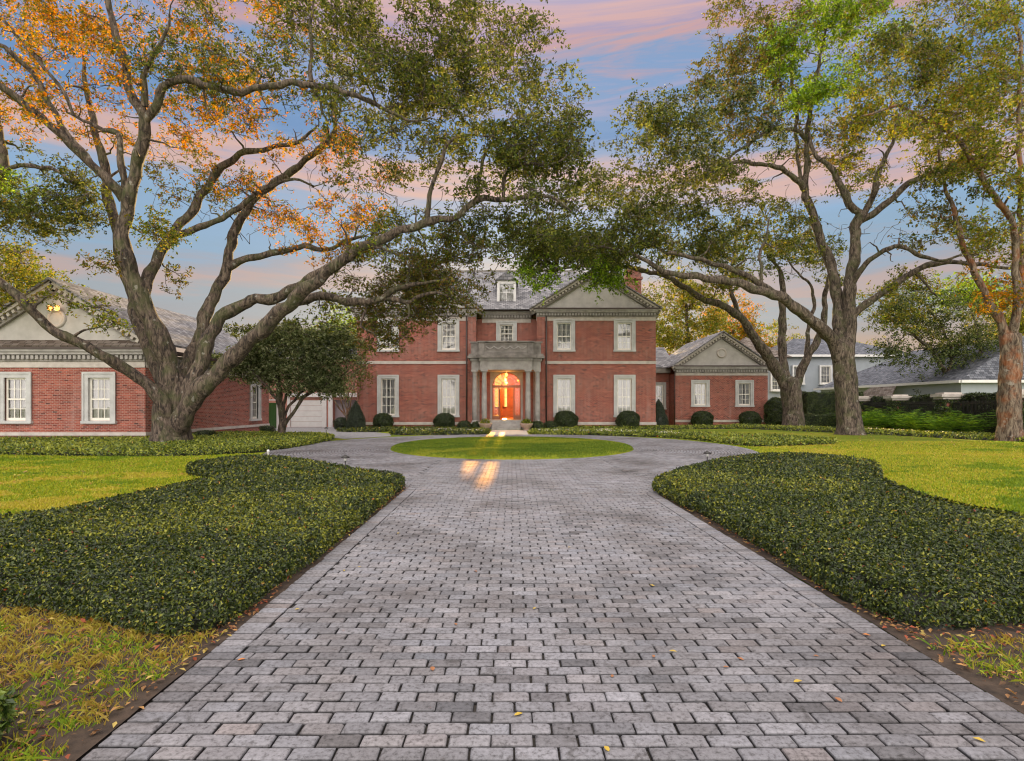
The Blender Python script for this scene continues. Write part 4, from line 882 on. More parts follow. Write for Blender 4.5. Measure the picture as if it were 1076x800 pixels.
plabs = ['black iron fence panel partly behind the tall oak trunk', 'black iron fence panel between the two fully seen piers', 'black iron fence panel behind the orange patched trunk']
for i in range(3):
    (xa, ya), (xb, yb) = piers[i+1], piers[i]; ln = math.hypot(xb-xa, yb-ya)
    T = thing('iron_fence', plabs[i], 'fence', (xa, ya, 0), group='iron panels of the right fence', rz=frz)
    a, b2 = ya+.5, ya+ln-.5
    p = MB()
    for z in (.25, 1.0, 1.8): p.box(xa-.02, xa+.02, a, b2, z, z+.04)
    p.build('rail', M['black'], T); p = MB(); n = int((b2-a)/.13)
    for k in range(n): Y = a+(k+.5)*(b2-a)/n; p.box(xa-.011, xa+.011, Y-.011, Y+.011, .1, 1.97)
    p.build('balusters', M['black'], T)
# ------------------------------------------------------------------ trees
def crom(P_, n_per):
    P_ = np.array(P_, float); Q = np.vstack([2*P_[0]-P_[1], P_, 2*P_[-1]-P_[-2]]); outp = []
    for i in range(len(P_)-1):
        p0, p1, p2, p3 = Q[i], Q[i+1], Q[i+2], Q[i+3]; ln = np.linalg.norm((p2-p1)[:3]); k = max(2, int(ln/n_per))
        for t_ in np.arange(k)/k:
            outp.append(.5*(2*p1+(-p0+p2)*t_+(2*p0-5*p1+4*p2-p3)*t_**2+(-p0+3*p1-3*p2+p3)*t_**3))
    outp.append(P_[-1]); return np.array(outp)
class Tree:
    def __init__(s, seed=1, trunk_d=None): s.V = []; s.F = []; s.n = 0; s.pts = []; s.rad = []; s.r = np.random.default_rng(seed); s.leafC = []; s.leafT = []; s.tw = []
    def tube(s, path, rad, sides=8, rough=.0, flare=None):
        path = np.asarray(path, float); rad = np.asarray(rad, float); k = len(path)
        T = np.gradient(path, axis=0); T /= np.linalg.norm(T, axis=1)[:, None]+1e-9
        u = np.cross(T[0], [0.31, .9, .2]); u /= np.linalg.norm(u); U = [u]
        for i in range(1, k):
            u = U[-1]-T[i]*np.dot(U[-1], T[i]); U.append(u/(np.linalg.norm(u)+1e-9))
        U = np.array(U); W = np.cross(T, U); a = np.arange(sides)*2*np.pi/sides
        rr = rad[:, None]*np.ones((1, sides))
        if rough:
            ph = s.r.uniform(0, 6.28, 5)
            rr = rr*(1+rough*np.sin(3*a[None]+ph[0]+path[:, 2:3]*1.1)+rough*.7*np.sin(5*a[None]+ph[1]-path[:, 2:3]*1.9)+rough*.6*s.r.normal(0, .5, rr.shape))
        if flare is not None: rr = rr*(1+flare[:, None]*(.55+.45*np.sin(5*a[None]+ph[2])+.25*np.sin(8*a[None]+ph[3])))
        V = path[:, None]+rr[..., None]*(np.cos(a)[None, :, None]*U[:, None]+np.sin(a)[None, :, None]*W[:, None])
        i = np.arange(k*sides).reshape(k, sides)+s.n; j = np.roll(i, -1, 1)
        s.F.append(np.stack([i[:-1].ravel(), j[:-1].ravel(), j[1:].ravel(), i[1:].ravel()], 1))
        c = s.n+k*sides; s.V.append(V.reshape(-1, 3)); s.V.append(path[-1:]+T[-1:]*rad[-1]*.6); e = i[-1]
        s.F.append(np.stack([e, np.roll(e, -1), np.full(sides, c), np.full(sides, c)], 1)); s.n += k*sides+1
    def limb(s, nodes, sides=10, reg=True, wig=.035, flare=False, Dend=None):
        """nodes: (px, py, D, width_px) read off the photograph, turned into real points"""
        A = np.array([[*P(a, b_, d), w_/2*d/F] for a, b_, d, w_ in nodes]); C = crom(A, .22)
        C[:, 3] = np.maximum(C[:, 3]*(.86 if flare else .74), .012)
        k = len(C); u = np.cumsum(np.r_[0, np.linalg.norm(np.diff(C[:, :3], axis=0), axis=1)]); ph = s.r.uniform(0, 6.28, (4, 3)); amp = wig*np.clip(.30/np.maximum(C[:, 3], .05), .25, 1.3)*np.sin(np.pi*np.linspace(0, 1, k))**.5
        C[:, :3] += amp[:, None]*(np.sin(u[:, None]*2.1+ph[0])+.7*np.sin(u[:, None]*4.3+ph[1])+.4*np.sin(u[:, None]*7.7+ph[2])); C[:, 3] *= 1+(.02 if flare else .07)*np.sin(u*3.3+ph[3, 0])+(.015 if flare else .05)*np.sin(u*7.1+ph[3, 1])
        if flare: C[:, :3] -= amp[:, None]*.7*(np.sin(u[:, None]*2.1+ph[0])+.7*np.sin(u[:, None]*4.3+ph[1]))
        fl = np.clip(1-(C[:, 2])/.9, 0, 1)**2.2*.25 if flare else None
        s.tube(C[:, :3], C[:, 3], sides, .05, fl)
        if reg:
            for c in C: s.pts.append(c[:3]); s.rad.append(c[3])
    def grow(s, targets, tones, wander=.34, minz=0, twr=1.0):
        """reach every target from the nearest wood already there, nearest first"""
        targets = np.asarray(targets); 
        kd = KDTree(len(s.pts)); [kd.insert(p, i) for i, p in enumerate(s.pts)]; kd.balance()
        d0 = np.array([kd.find(t_)[2] for t_ in targets]); order = np.argsort(d0); rebuilt = len(s.pts)
        for cnt, ti in enumerate(order):
            t_ = targets[ti]
            if cnt % 12 == 0: kd = KDTree(len(s.pts)); [kd.insert(p, i) for i, p in enumerate(s.pts)]; kd.balance()
            best = None
            for co, idx, dd in kd.find_n(t_, 6):
                sc = dd*(1.0 if s.rad[idx] > .012 else 1.25)*s.r.uniform(.85, 1.15)
                if best is None or sc < best[0]: best = (sc, idx, dd)
            _, idx, dd = best; a = np.array(s.pts[idx]); k = max(4, int(dd/.22)+1)
            tt = np.linspace(0, 1, k)[:, None]; sag = np.array([0, 0, s.r.uniform(-.14, .26)*dd])
            path = a+(t_-a)*tt+sag*np.sin(np.pi*tt)+np.vstack([np.zeros(3), np.cumsum(s.r.normal(0, wander*dd/k, (k-2, 3)), 0)*1.0, np.zeros(3)])
            r0 = min(s.rad[idx]*.66, .028+.030*dd)*twr; r1 = .012*twr
            rad = r0+(r1-r0)*tt[:, 0]**.8
            s.tube(path, np.maximum(rad, .009), 5 if r0 > .025 else 4)
            for q in range(1, k): s.pts.append(path[q]); s.rad.append(max(rad[q], .008))
            if tones[ti] < 0: continue
            s.leafC.append(t_); s.leafT.append(tones[ti])
            if k > 3 and s.r.random() < .6: s.leafC.append(path[-2]); s.leafT.append(tones[ti])
    def finish(s, name, label, cat, base, barkm, nleaf=110, spread=.42, ls=.1, group=None, twigs=3, palettes=None, flat=.6, lw=.5):
        T = thing(name, label, cat, base, group)
        C = np.array(s.leafC); tone = np.array(s.leafT); m = len(C)
        if twigs:
            for i in range(m):
                for _ in range(twigs):
                    d = s.r.normal(0, 1, 3); d[2] = d[2]*.5+.1; d /= np.linalg.norm(d); ln = spread*s.r.uniform(.6, 1.5)
                    s.tube(np.array([C[i], C[i]+d*ln*.5+s.r.normal(0, .05, 3), C[i]+d*ln]), np.array([.014, .011, .008]), 3)
        fastmesh('trunk', np.vstack(s.V), np.vstack(s.F), barkm, T, smooth=True)
        if m == 0: return T
        cntl = s.r.poisson(nleaf, m); idx = np.repeat(np.arange(m), cntl); n = len(idx)
        # leaves gather on sub-sprays, so the clumps have gaps between them
        K = 9; sub = s.r.normal(0, .95, (m, K, 3))*np.array([spread, spread, spread*flat]); ch = s.r.integers(0, K, n)
        p = C[idx]+sub[idx, ch]+s.r.normal(0, spread*.17, (n, 3))*np.array([1, 1, .75])
        Nn = s.r.normal(0, .6, (n, 3)); Nn[:, 2] += .75; Nn /= np.linalg.norm(Nn, axis=1)[:, None]
        sz = ls*s.r.uniform(.6, 1.3, n); VL = leaf_quads(p, Nn, sz, sz*lw, tilt=.5)
        cols = np.zeros((n, 3)); tn = tone[idx]
        for t_ in np.unique(tone): k = tn == t_; cols[k] = pick(palettes[int(t_)], int(k.sum()))
        cols *= (s.r.uniform(.72, 1.25, (m, 1)))[idx]
        fastmesh('crown', VL, quads(n), M['leaf'], T, attr=np.repeat(cols, 4, 0)); print(name, m, n, 'wood', s.n); return T
def gapn(q):
    x, y, z = q*.75; return (math.sin(x*1.3+2*math.sin(y*.8+z*.5))+math.sin(y*1.5+1.7*math.sin(z*1.1+x*.4))+math.sin(z*1.9+1.5*math.sin(x*.9-y*.6)))/3
def blobs(lst, r, mul=.72, push=0):
    """(cx, cy, rx, ry, D, dD, count, tone) in the picture's measures -> points in space"""
    pts, tn = [], []
    for cx, cy, rx_, ry_, D, dD, cnt, tone in lst:
        k = 0; cnt = int(cnt*mul) if cnt > 30 else cnt
        while k < cnt:
            a, b_ = r.uniform(-1, 1, 2)
            if a*a+b_*b_ > 1: continue
            d = D+push+np.clip(r.normal(0, .5), -1, 1)*dD; q = P(cx+a*rx_, cy+b_*ry_, d)
            if tone >= 0 and cnt > 12 and gapn(q) < r.uniform(-.28, .02): continue
            pts.append(q); tn.append(tone); k += 1
    return np.array(pts), np.array(tn)
PAL = [[(.045, .070, .018), (.075, .105, .022), (.12, .15, .030), (.19, .21, .040), (.10, .10, .035)],      # 0 olive green
       [(.20, .16, .015), (.42, .25, .012), (.62, .30, .010), (.14, .17, .03), (.54, .18, .006)],            # 1 autumn orange, backlit sun glow put into the colour too
       [(.14, .26, .02), (.22, .37, .025), (.32, .46, .035), (.10, .17, .02)],                              # 2 lime
       [(.030, .050, .020), (.055, .085, .028), (.10, .135, .045), (.18, .21, .085)],                       # 3 dark
       [(.12, .17, .022), (.20, .25, .028), (.32, .31, .035), (.24, .18, .03), (.09, .12, .022)],           # 4 yellow-green
       [(.075, .085, .024), (.13, .115, .03), (.20, .13, .04), (.10, .14, .03), (.18, .19, .04)],
       [(.060, .085, .035), (.11, .145, .06), (.19, .23, .11), (.30, .33, .19)]]           # 5 mixed brown-green
# ---- the great left oak
t1 = Tree(101)
t1.limb([(179, 476, 23.5, 48), (180, 455, 23.5, 43), (181, 432, 23.5, 40), (184, 412, 23.5, 33), (186, 396, 23.5, 20)], 24, flare=True)
t1.limb([(182, 452, 23.3, 18), (172, 426, 22.9, 19), (152, 401, 22.5, 16), (125, 383, 22, 15), (95, 368, 21.5, 14), (55, 345, 21, 13), (25, 318, 20.6, 12), (0, 298, 20.2, 11), (-45, 262, 19.5, 8), (-90, 240, 19, 4)], 12)
t1.limb([(183, 450, 23.4, 30), (181, 420, 23.4, 31), (178, 392, 23.3, 30), (170, 362, 23.1, 28), (158, 335, 22.9, 25), (143, 305, 22.7, 24), (134, 275, 22.5, 21), (129, 245, 22.4, 19), (134, 215, 22.3, 17), (143, 185, 22.2, 16), (148, 150, 22, 16), (152, 124, 21.9, 15), (141, 107, 21.8, 12), (131, 67, 21.6, 11), (120, 30, 21.4, 9), (113, -10, 21.2, 7), (108, -60, 21, 4)], 14)
t1.limb([(152, 128, 21.9, 12), (165, 112, 21.7, 12), (172, 92, 21.5, 11), (187, 83, 21.2, 10), (225, 92, 20.8, 10), (270, 94, 20.4, 9), (319, 86, 20, 9), (345, 93, 19.8, 8), (375, 102, 19.6, 7), (403, 112, 19.5, 5), (430, 128, 19.4, 4), (452, 124, 19.2, 2.5)], 10)
t1.limb([(327, 86, 20, 6), (327, 75, 20, 6), (325, 45, 20, 5), (329, 10, 20, 4), (334, -25, 20, 2)], 8)
t1.limb([(152, 112, 21.8, 9), (150, 88, 21.6, 9), (157, 64, 21.5, 7), (172, 45, 21.3, 5), (178, 15, 21, 3)], 8)
t1.limb([(131, 210, 22.3, 14), (120, 196, 22, 13), (101, 176, 21.7, 12), (67, 146, 21.2, 11), (30, 112, 20.6, 10), (0, 90, 20, 9), (-40, 70, 19.5, 6)], 10)
t1.limb([(95, 170, 21.6, 8), (75, 145, 21.4, 8), (56, 116, 21.2, 8), (36, 82, 20.9, 7), (15, 56, 20.6, 6), (-6, 44, 20.3, 5), (-40, 30, 20, 3)], 8)
t1.limb([(78, 122, 21.3, 4), (56, 80, 21.0, 5), (30, 52, 20.9, 5), (0, 20, 20.5, 4), (-20, -5, 20.5, 3)], 7)
t1.limb([(130, 200, 22.4, 8), (128, 170, 22.4, 9), (124, 142, 22.4, 8), (110, 136, 22.6, 6), (97, 131, 22.8, 5), (70, 118, 23, 2.5)], 8)
t1.limb([(184, 440, 24.1, 20), (178, 412, 24.2, 21), (165, 385, 24.4, 22), (150, 350, 24.7, 18), (139, 312, 25, 16), (128, 270, 25.3, 15), (118, 225, 25.6, 14), (111, 185, 25.8, 12), (103, 145, 26, 10), (92, 105, 26.2, 7), (88, 60, 26.3, 4)], 12)
t1.limb([(186, 445, 23.8, 24), (189, 415, 24, 25), (196, 392, 24.3, 22), (207, 362, 24.6, 19), (216, 332, 25, 17), (228, 308, 25.3, 16), (236, 285, 25.5, 14), (247, 245, 25.8, 13), (262, 214, 26, 12), (290, 192, 26.2, 11), (322, 168, 26.4, 9), (345, 148, 26.5, 7), (352, 130, 26.6, 5), (350, 100, 26.6, 3)], 12)
t1.limb([(240, 281, 25.5, 12), (258, 273, 25.6, 11), (285, 266, 25.8, 9), (319, 260, 26, 8), (345, 262, 26.1, 6), (365, 252, 26.2, 5), (385, 248, 26.3, 3)], 8)
t1.limb([(150, 312, 22.9, 16), (160, 282, 23.6, 15), (178, 252, 24.2, 14), (199, 225, 24.7, 12), (225, 186, 25, 11), (251, 162, 25.2, 9), (277, 157, 25.3, 7), (311, 150, 25.5, 5), (335, 132, 25.6, 3)], 10)
t1.limb([(185, 247, 24.3, 10), (215, 238, 24.4, 9), (240, 226, 24.5, 8), (262, 208, 24.7, 8), (283, 197, 24.9, 6), (310, 188, 25, 4), (330, 196, 25, 2.5)], 8)
t1.limb([(190, 440, 23.4, 20), (201, 405, 23.3, 21), (212, 378, 23.6, 20), (222, 350, 23.8, 18), (238, 328, 24, 17), (265, 317, 24, 15), (292, 312, 23.9, 14), (312, 300, 23.8, 13), (338, 287, 23.7, 11), (360, 272, 23.6, 9), (378, 262, 23.5, 6), (400, 262, 23.4, 4), (425, 270, 23.2, 2.5)], 12)
t1.limb([(182, 464, 23.4, 22), (190, 442, 23.1, 27), (205, 417, 22.9, 27), (226, 396, 22.6, 24), (248, 372, 22.3, 22), (270, 352, 22, 20), (292, 330, 21.7, 20), (315, 310, 21.4, 18), (344, 286, 21, 16), (366, 268, 20.8, 14), (390, 256, 20.5, 13), (420, 244, 20.2, 12), (450, 233, 20, 11), (478, 228, 19.8, 9), (495, 216, 19.6, 9), (508, 209, 19.5, 8), (535, 210, 19.2, 7), (560, 206, 19, 5), (580, 208, 18.8, 4), (600, 222, 18.6, 2.5)], 14)
t1.limb([(449, 234, 20, 8), (449, 215, 20, 7), (453, 196, 20, 6), (464, 172, 19.9, 6), (472, 152, 19.8, 5), (482, 144, 19.8, 5), (502, 142, 19.6, 3)], 8)
t1.limb([(503, 211, 19.5, 6), (503, 178, 19.5, 5), (510, 160, 19.5, 4), (518, 148, 19.5, 2.5)], 7)
t1.limb([(529, 208, 19.3, 5), (529, 196, 19.3, 5), (536, 180, 19.2, 5), (552, 174, 19.1, 4), (577, 172, 19, 3), (595, 165, 19, 2)], 7)
t1.limb([(292, 324, 22.5, 14), (315, 317, 22.4, 12), (337, 312, 22.3, 12), (371, 316, 22.1, 11), (395, 316, 22, 10), (413, 307, 21.9, 8), (432, 298, 21.8, 6), (455, 296, 21.7, 4), (478, 292, 21.6, 2.5)], 10)
t1.limb([(405, 314, 22, 7), (418, 316, 21.9, 7), (430, 318, 21.8, 6), (445, 309, 21.7, 5), (462, 306, 21.6, 4), (480, 318, 21.5, 2)], 8)
t1.limb([(383, 317, 22, 4), (384, 328, 22, 4), (381, 342, 21.9, 3), (392, 350, 21.9, 2), (398, 362, 21.9, 1.5)], 6)
t1.limb([(428, 318, 21.8, 4), (430, 332, 21.8, 3.5), (420, 338, 21.8, 2), (412, 333, 21.8, 1.5)], 6)
r1 = t1.r
bl = [(150, 60, 190, 95, 22.5, 4.0, 210, 1), (40, 60, 90, 90, 21, 3, 90, 1), (270, 40, 130, 75, 21.5, 4, 170, 0), (400, 50, 130, 80, 20.5, 4.5, 230, 0), (500, 60, 70, 75, 20, 3.5, 90, 0),
      (450, 105, 110, 55, 20, 3.5, 120, 0), (560, 120, 55, 60, 19.5, 3, 75, 0), (530, 165, 85, 40, 19.5, 3, 62, 0), (580, 185, 50, 65, 19, 3, 70, 0), (580, 30, 8, 8, 19.5, 1, 2, 0),
      (250, 150, 130, 60, 25, 3, 60, 1), (330, 190, 90, 60, 25.5, 2.5, 55, 1), (380, 160, 70, 40, 22, 3, 30, 0), (345, 240, 60, 35, 25.5, 2, 45, 1), (210, 200, 60, 40, 25, 2, 18, 5),
      (430, 255, 60, 30, 22, 3, 50, 4), (470, 285, 50, 40, 21.7, 3, 90, 5), (505, 242, 50, 40, 20.5, 2.5, 44, 0), (400, 290, 65, 28, 22.5, 2.5, 45, 5), (470, 318, 42, 20, 21.7, 2, 34, 5), (410, 335, 40, 20, 22, 1.5, 26, 5), (398, 358, 22, 16, 22, 1, 9, 5), (350, 325, 22, 16, 22.4, 1.5, 9, 4),
      (166, 246, 24, 22, 20.8, 1.0, 12, 4), (105, 275, 16, 22, 21.3, .8, 5, 5), (178, 296, 14, 14, 23.3, .8, 3, 5), (95, 325, 34, 16, 19.8, .8, 5, 4), (52, 310, 20, 10, 19.8, .5, 1, 4), (120, 335, 15, 18, 19.8, .5, 2, 4), (300, 225, 40, 20, 26, 1.5, 10, 1), (300, 200, 110, 70, 25.0, 2, 110, -1), (400, 190, 80, 60, 21.5, 3, 80, -1), (170, 120, 130, 90, 22, 2.5, 90, -1), (180, 200, 60, 60, 24, 2, 34, -1), (430, 270, 80, 45, 21, 2.5, 90, -1), (480, 90, 110, 70, 20, 3, 90, -1), (-60, 120, 60, 120, 20.5, 3, 50, 1)]
tg, tn = blobs(bl, r1, push=1.2); t1.grow(tg, tn)
t1.finish('oak_tree', 'huge spreading oak with many forked limbs left of the drive', 'tree', tuple(P(179, 470.5, 23.5)[:2])+(0,), M['bark'], nleaf=72, spread=.34, ls=.125, twigs=3, palettes=PAL)

# ---- oak standing off the left edge, its branches reaching in
t0 = Tree(102)
t0.limb([(-75, 470, 25, 30), (-72, 400, 25, 26), (-55, 330, 25, 22), (-30, 260, 24.8, 16), (-6, 200, 24.6, 13), (4, 175, 24.5, 11), (0, 145, 24.5, 9), (-8, 100, 24.5, 6)], 12, flare=True)
t0.limb([(-15, 215, 24.7, 6), (5, 182, 24.4, 5), (25, 174, 24, 6), (50, 176, 23.8, 5), (72, 188, 23.6, 4), (88, 200, 23.5, 3), (103, 216, 23.4, 1.5)], 8)
t0.limb([(-35, 262, 24.8, 6), (-12, 250, 24.5, 5), (3, 236, 24.3, 4), (20, 228, 24, 3), (40, 226, 23.8, 2)], 7)
bl = [(35, 195, 65, 35, 24, 2.5, 48, 0), (20, 232, 80, 28, 24, 2.5, 48, 0), (75, 225, 35, 22, 23.6, 1.5, 18, 0), (0, 285, 32, 30, 24.3, 2, 26, 4), (15, 200, 30, 18, 24, 1, 12, 2), (-50, 200, 60, 90, 24.5, 3, 60, 0), (-5, 315, 20, 12, 24.6, 1, 4, 4)]
tg, tn = blobs(bl, t0.r); t0.grow(tg, tn)
t0.finish('oak_tree', 'oak at the left edge of the view, mostly out of sight', 'tree', tuple(P(-75, 470, 25)[:2])+(0,), M['bark'], nleaf=90, spread=.34, ls=.12, twigs=3, palettes=PAL)

# ---- tall oak right of the drive
t2 = Tree(103); D = 33.5
t2.limb([(894, 460, D, 32), (892, 440, D, 27), (889, 412, D, 25), (887, 385, D, 25), (886, 362, D, 25)], 20, flare=True)
t2.limb([(888, 372, D, 22), (893, 345, D, 19), (892, 320, D, 17), (894, 292, D, 16), (898, 262, D, 14), (900, 236, D, 13), (903, 225, D, 11), (892, 215, D, 10), (882, 190, D, 9), (868, 172, D, 7), (857, 165, D, 6), (850, 140, D, 4)], 12)
t2.limb([(900, 238, D, 10), (912, 218, D, 9), (919, 196, D-.4, 8), (925, 178, D-.6, 7), (935, 155, D-.8, 5), (945, 120, D-1, 3)], 8)
t2.limb([(904, 232, D, 10), (921, 222, D-.3, 9), (938, 208, D-.6, 9), (955, 193, D-1, 8), (970, 185, D-1.2, 7), (985, 180, D-1.5, 6), (1022, 177, D-2, 5), (1060, 168, D-2.4, 3)], 8)
t2.limb([(886, 376, D, 20), (882, 348, D+.3, 17), (880, 315, D+.5, 15), (873, 280, D+.7, 14), (866, 262, D+.8, 13), (860, 244, D+.9, 12), (850, 215, D+1, 11), (846, 200, D+1, 9), (848, 165, D+1, 8), (849, 131, D+1, 7), (854, 100, D+1, 6), (862, 60, D+1, 4), (870, 20, D+1, 3)], 12)
t2.limb([(848, 205, D+1, 8), (838, 190, D+.6, 8), (822, 178, D+.2, 7), (800, 173, D-.3, 6), (779, 170, D-.8, 6), (755, 176, D-1.2, 4), (735, 190, D-1.6, 3)], 8)
t2.limb([(848, 150, D+1, 6), (839, 139, D+.8, 6), (820, 135, D+.4, 5), (800, 142, D, 5), (779, 157, D-.4, 4), (760, 170, D-.8, 3)], 8)
t2.limb([(843, 192, D+1, 5), (836, 150, D+1.4, 5), (838, 115, D+1.6, 5), (832, 80, D+1.8, 4), (836, 40, D+1.8, 3)], 7)
t2.limb([(885, 382, D, 20), (875, 357, D-.3, 18), (860, 343, D-.6, 16), (838, 325, D-1, 15), (822, 314, D-1.4, 14), (805, 307, D-1.8, 13), (790, 303, D-2.2, 12), (763, 295, D-2.8, 11), (736, 292, D-3.4, 10), (709, 288, D-4, 8), (689, 281, D-4.5, 7), (669, 269, D-5, 5), (645, 262, D-5.5, 3.5), (620, 258, D-6, 2.5)], 12)
t2.limb([(815, 309, D-1.6, 9), (790, 293, D-2, 8), (763, 281, D-2.4, 7), (736, 273, D-2.8, 6), (702, 265, D-3.4, 5), (680, 255, D-4, 3), (655, 240, D-4.5, 2)], 8)
t2.limb([(800, 305, D-2, 5), (800, 285, D-2, 5), (797, 270, D-2, 4), (806, 250, D-2, 3), (808, 230, D-2, 2)], 7)
t2.limb([(890, 345, D, 12), (897, 331, D-.2, 11), (915, 316, D-.5, 10), (941, 299, D-1, 9), (967, 282, D-1.5, 8), (985, 276, D-1.8, 8), (1010, 277, D-2.2, 6), (1040, 279, D-2.6, 5), (1067, 282, D-3, 4), (1100, 280, D-3.5, 2)], 9)
t2.limb([(894, 303, D, 9), (902, 288, D-.4, 8), (918, 270, D-1, 7), (941, 258, D-1.5, 6), (964, 267, D-2, 6), (985, 274, D-2.3, 4), (1010, 268, D-2.6, 3)], 8)
t2.limb([(960, 285, D-1.4, 4), (975, 300, D-1.4, 3), (985, 312, D-1.4, 2)], 6)
bl = [(640, 226, 72, 44, D-5.5, 4, 105, 0), (700, 180, 75, 60, D-3.5, 4, 110, 0), (690, 130, 45, 30, D-3, 3, 40, 0), (760, 140, 70, 60, D-2, 4, 120, 3), (600, 262, 60, 28, D-6.5, 3, 65, 0), (740, 230, 80, 45, D-3, 4, 60, 0), (790, 95, 60, 50, D-1, 4, 85, 5), (800, 30, 55, 40, D, 4, 65, 5), (755, 75, 25, 25, D-1, 2, 12, 5),
      (858, 52, 55, 52, D-1.5, 2, 110, 2), (838, 88, 28, 24, D-2, 1.5, 44, 2), (905, 18, 45, 30, D-1, 2, 40, 2), (930, 30, 50, 40, D, 3, 30, 4), (900, 110, 60, 45, D+.5, 3, 50, 4), (950, 95, 55, 50, D-1, 3, 55, 4), (930, 150, 55, 35, D-1, 3, 40, 4), (870, 150, 40, 35, D+1, 2, 26, 5),
      (800, 235, 65, 40, D-1, 3, 46, 0), (760, 255, 40, 28, D-2, 2, 26, 0), (830, 270, 40, 20, D-1, 2, 10, 0), (900, 190, 30, 30, D, 2, 8, 0), (980, 240, 40, 25, D-2, 2, 14, 5), (960, 300, 34, 16, D-1.5, 1.5, 10, 4), (1000, 250, 45, 22, D-2, 2, 16, 0), (1010, 160, 50, 30, D-2, 3, 30, 4), (625, 300, 22, 22, D-5, 1, 16, 2), (562, 288, 24, 18, D-7, 1.5, 12, 2), (560, 252, 40, 26, D-6.5, 2, 28, 0), (650, 300, 14, 14, D-5, 1, 3, 2), (900, 240, 90, 45, D-1.5, 3, 70, -1), (790, 210, 80, 60, D-2, 3, 80, -1), (870, 120, 90, 80, D-2, 3, 80, -1), (660, 220, 80, 50, D-6, 3, 70, -1)]
tg, tn = blobs(bl, t2.r, push=1.6); t2.grow(tg, tn)
t2.finish('oak_tree', 'tall oak with a straight pale trunk on the right lawn, long limb reaching left', 'tree', tuple(P(893, 457, D)[:2])+(0,), M['bark_pale'], nleaf=72, spread=.44, ls=.17, twigs=3, palettes=PAL)

# ---- forked oak behind it
t3 = Tree(104); D = 44
t3.limb([(833, 452, D, 26), (833, 430, D, 23), (831, 410, D, 23), (830, 400, D, 23)], 18, flare=True)
t3.limb([(830, 412, D, 18), (819, 394, D, 17), (806, 373, D-.4, 15), (790, 351, D-.8, 12), (778, 334, D-1.2, 11), (760, 322, D-2, 10), (736, 313, D-3, 9), (716, 300, D-4, 8), (699, 290, D-5, 7), (669, 283, D-6.5, 6), (635, 278, D-8, 5), (600, 281, D-10, 3.5), (575, 285, D-11, 2.5)], 10)
t3.limb([(830, 408, D, 14), (823, 385, D+.3, 12), (822, 352, D+.5, 11), (822, 320, D+.6, 9), (822, 300, D+.6, 8), (818, 282, D+.6, 5), (806, 268, D+.6, 3)], 10)
t3.limb([(834, 412, D, 14), (841, 394, D, 12), (849, 374, D-.2, 11), (862, 352, D-.4, 9), (866, 328, D-.6, 8), (868, 305, D-.8, 6), (872, 285, D-1, 4)], 10)
t3.limb([(847, 378, D, 6), (849, 350, D+.3, 6), (855, 320, D+.6, 5), (852, 299, D+.9, 4), (840, 290, D+1, 3), (826, 270, D+1, 2)], 7)
t3.limb([(785, 345, D-1, 8), (775, 325, D-1, 7), (768, 305, D-1, 6), (770, 285, D-1, 4)], 7)
bl = [(660, 262, 60, 22, D-7, 3, 50, 0), (600, 262, 45, 14, D-9.5, 3, 24, 0), (840, 255, 50, 40, D, 2, 40, -1), (700, 280, 60, 16, D-4, 2, 30, -1), (740, 285, 50, 25, D-3, 2, 25, 4), (800, 260, 55, 28, D, 3, 36, 4), (850, 262, 45, 24, D, 2, 22, 0), (870, 300, 24, 12, D, 1.5, 4, 0)]
tg, tn = blobs(bl, t3.r); t3.grow(tg, tn)
t3.finish('oak_tree', 'low forked oak with bare upright stems beside the right pavilion', 'tree', tuple(P(833, 449.8, D)[:2])+(0,), M['bark_pale'], nleaf=80, spread=.50, ls=.21, twigs=2, palettes=PAL)

# ---- orange-patched oak at the right edge
t4 = Tree(105); D = 27.4
t4.limb([(1062, 468, D, 27), (1061, 440, D, 24), (1061, 410, D, 23), (1062, 380, D, 22), (1061, 352, D, 22)], 18, flare=True)
t4.limb([(1060, 362, D, 15), (1051, 338, D, 12), (1040, 318, D, 10), (1031, 300, D, 9), (1021, 280, D, 8), (1010, 250, D, 7), (1003, 225, D, 6), (996, 205, D, 5), (990, 180, D, 4), (985, 150, D, 3)], 10)
t4.limb([(1062, 360, D, 14), (1067, 336, D-.3, 11), (1069, 300, D-.5, 10), (1067, 270, D-.7, 9), (1064, 240, D-.9, 8), (1058, 220, D-1, 8), (1037, 199, D-1.2, 8), (1028, 180, D-1.4, 7), (1019, 161, D-1.5, 7), (1000, 142, D-1.7, 6), (977, 127, D-2, 5), (955, 116, D-2.2, 4), (940, 112, D-2.4, 4), (922, 118, D-2.5, 3), (906, 122, D-2.6, 2)], 10)
t4.limb([(1068, 320, D, 8), (1074, 290, D+.3, 7), (1072, 225, D+.4, 6), (1071, 160, D+.4, 6), (1071, 112, D+.4, 5), (1073, 60, D+.4, 5), (1066, 18, D+.4, 4), (1048, 0, D+.4, 3), (1040, -20, D, 2)], 9)
t4.limb([(1068, 330, D, 8), (1085, 300, D, 8), (1110, 260, D, 6), (1130, 200, D, 4)], 8)
bl = [(1010, 60, 75, 65, D-1, 3.5, 120, 4), (1060, 120, 40, 80, D, 3, 75, 4), (990, 120, 55, 35, D-2, 2.5, 60, 4), (1040, 190, 50, 35, D-1, 2.5, 50, 4), (950, 60, 40, 35, D-2, 2, 30, 0), (1060, 245, 40, 35, D, 2, 36, 4), (1050, 300, 40, 28, D, 1.5, 20, 1), (1000, 200, 35, 25, D-1, 2, 14, 0), (1110, 150, 50, 130, D, 3, 60, 4), (1020, 10, 60, 30, D, 3, 30, 4)]
tg, tn = blobs(bl, t4.r); t4.grow(tg, tn)
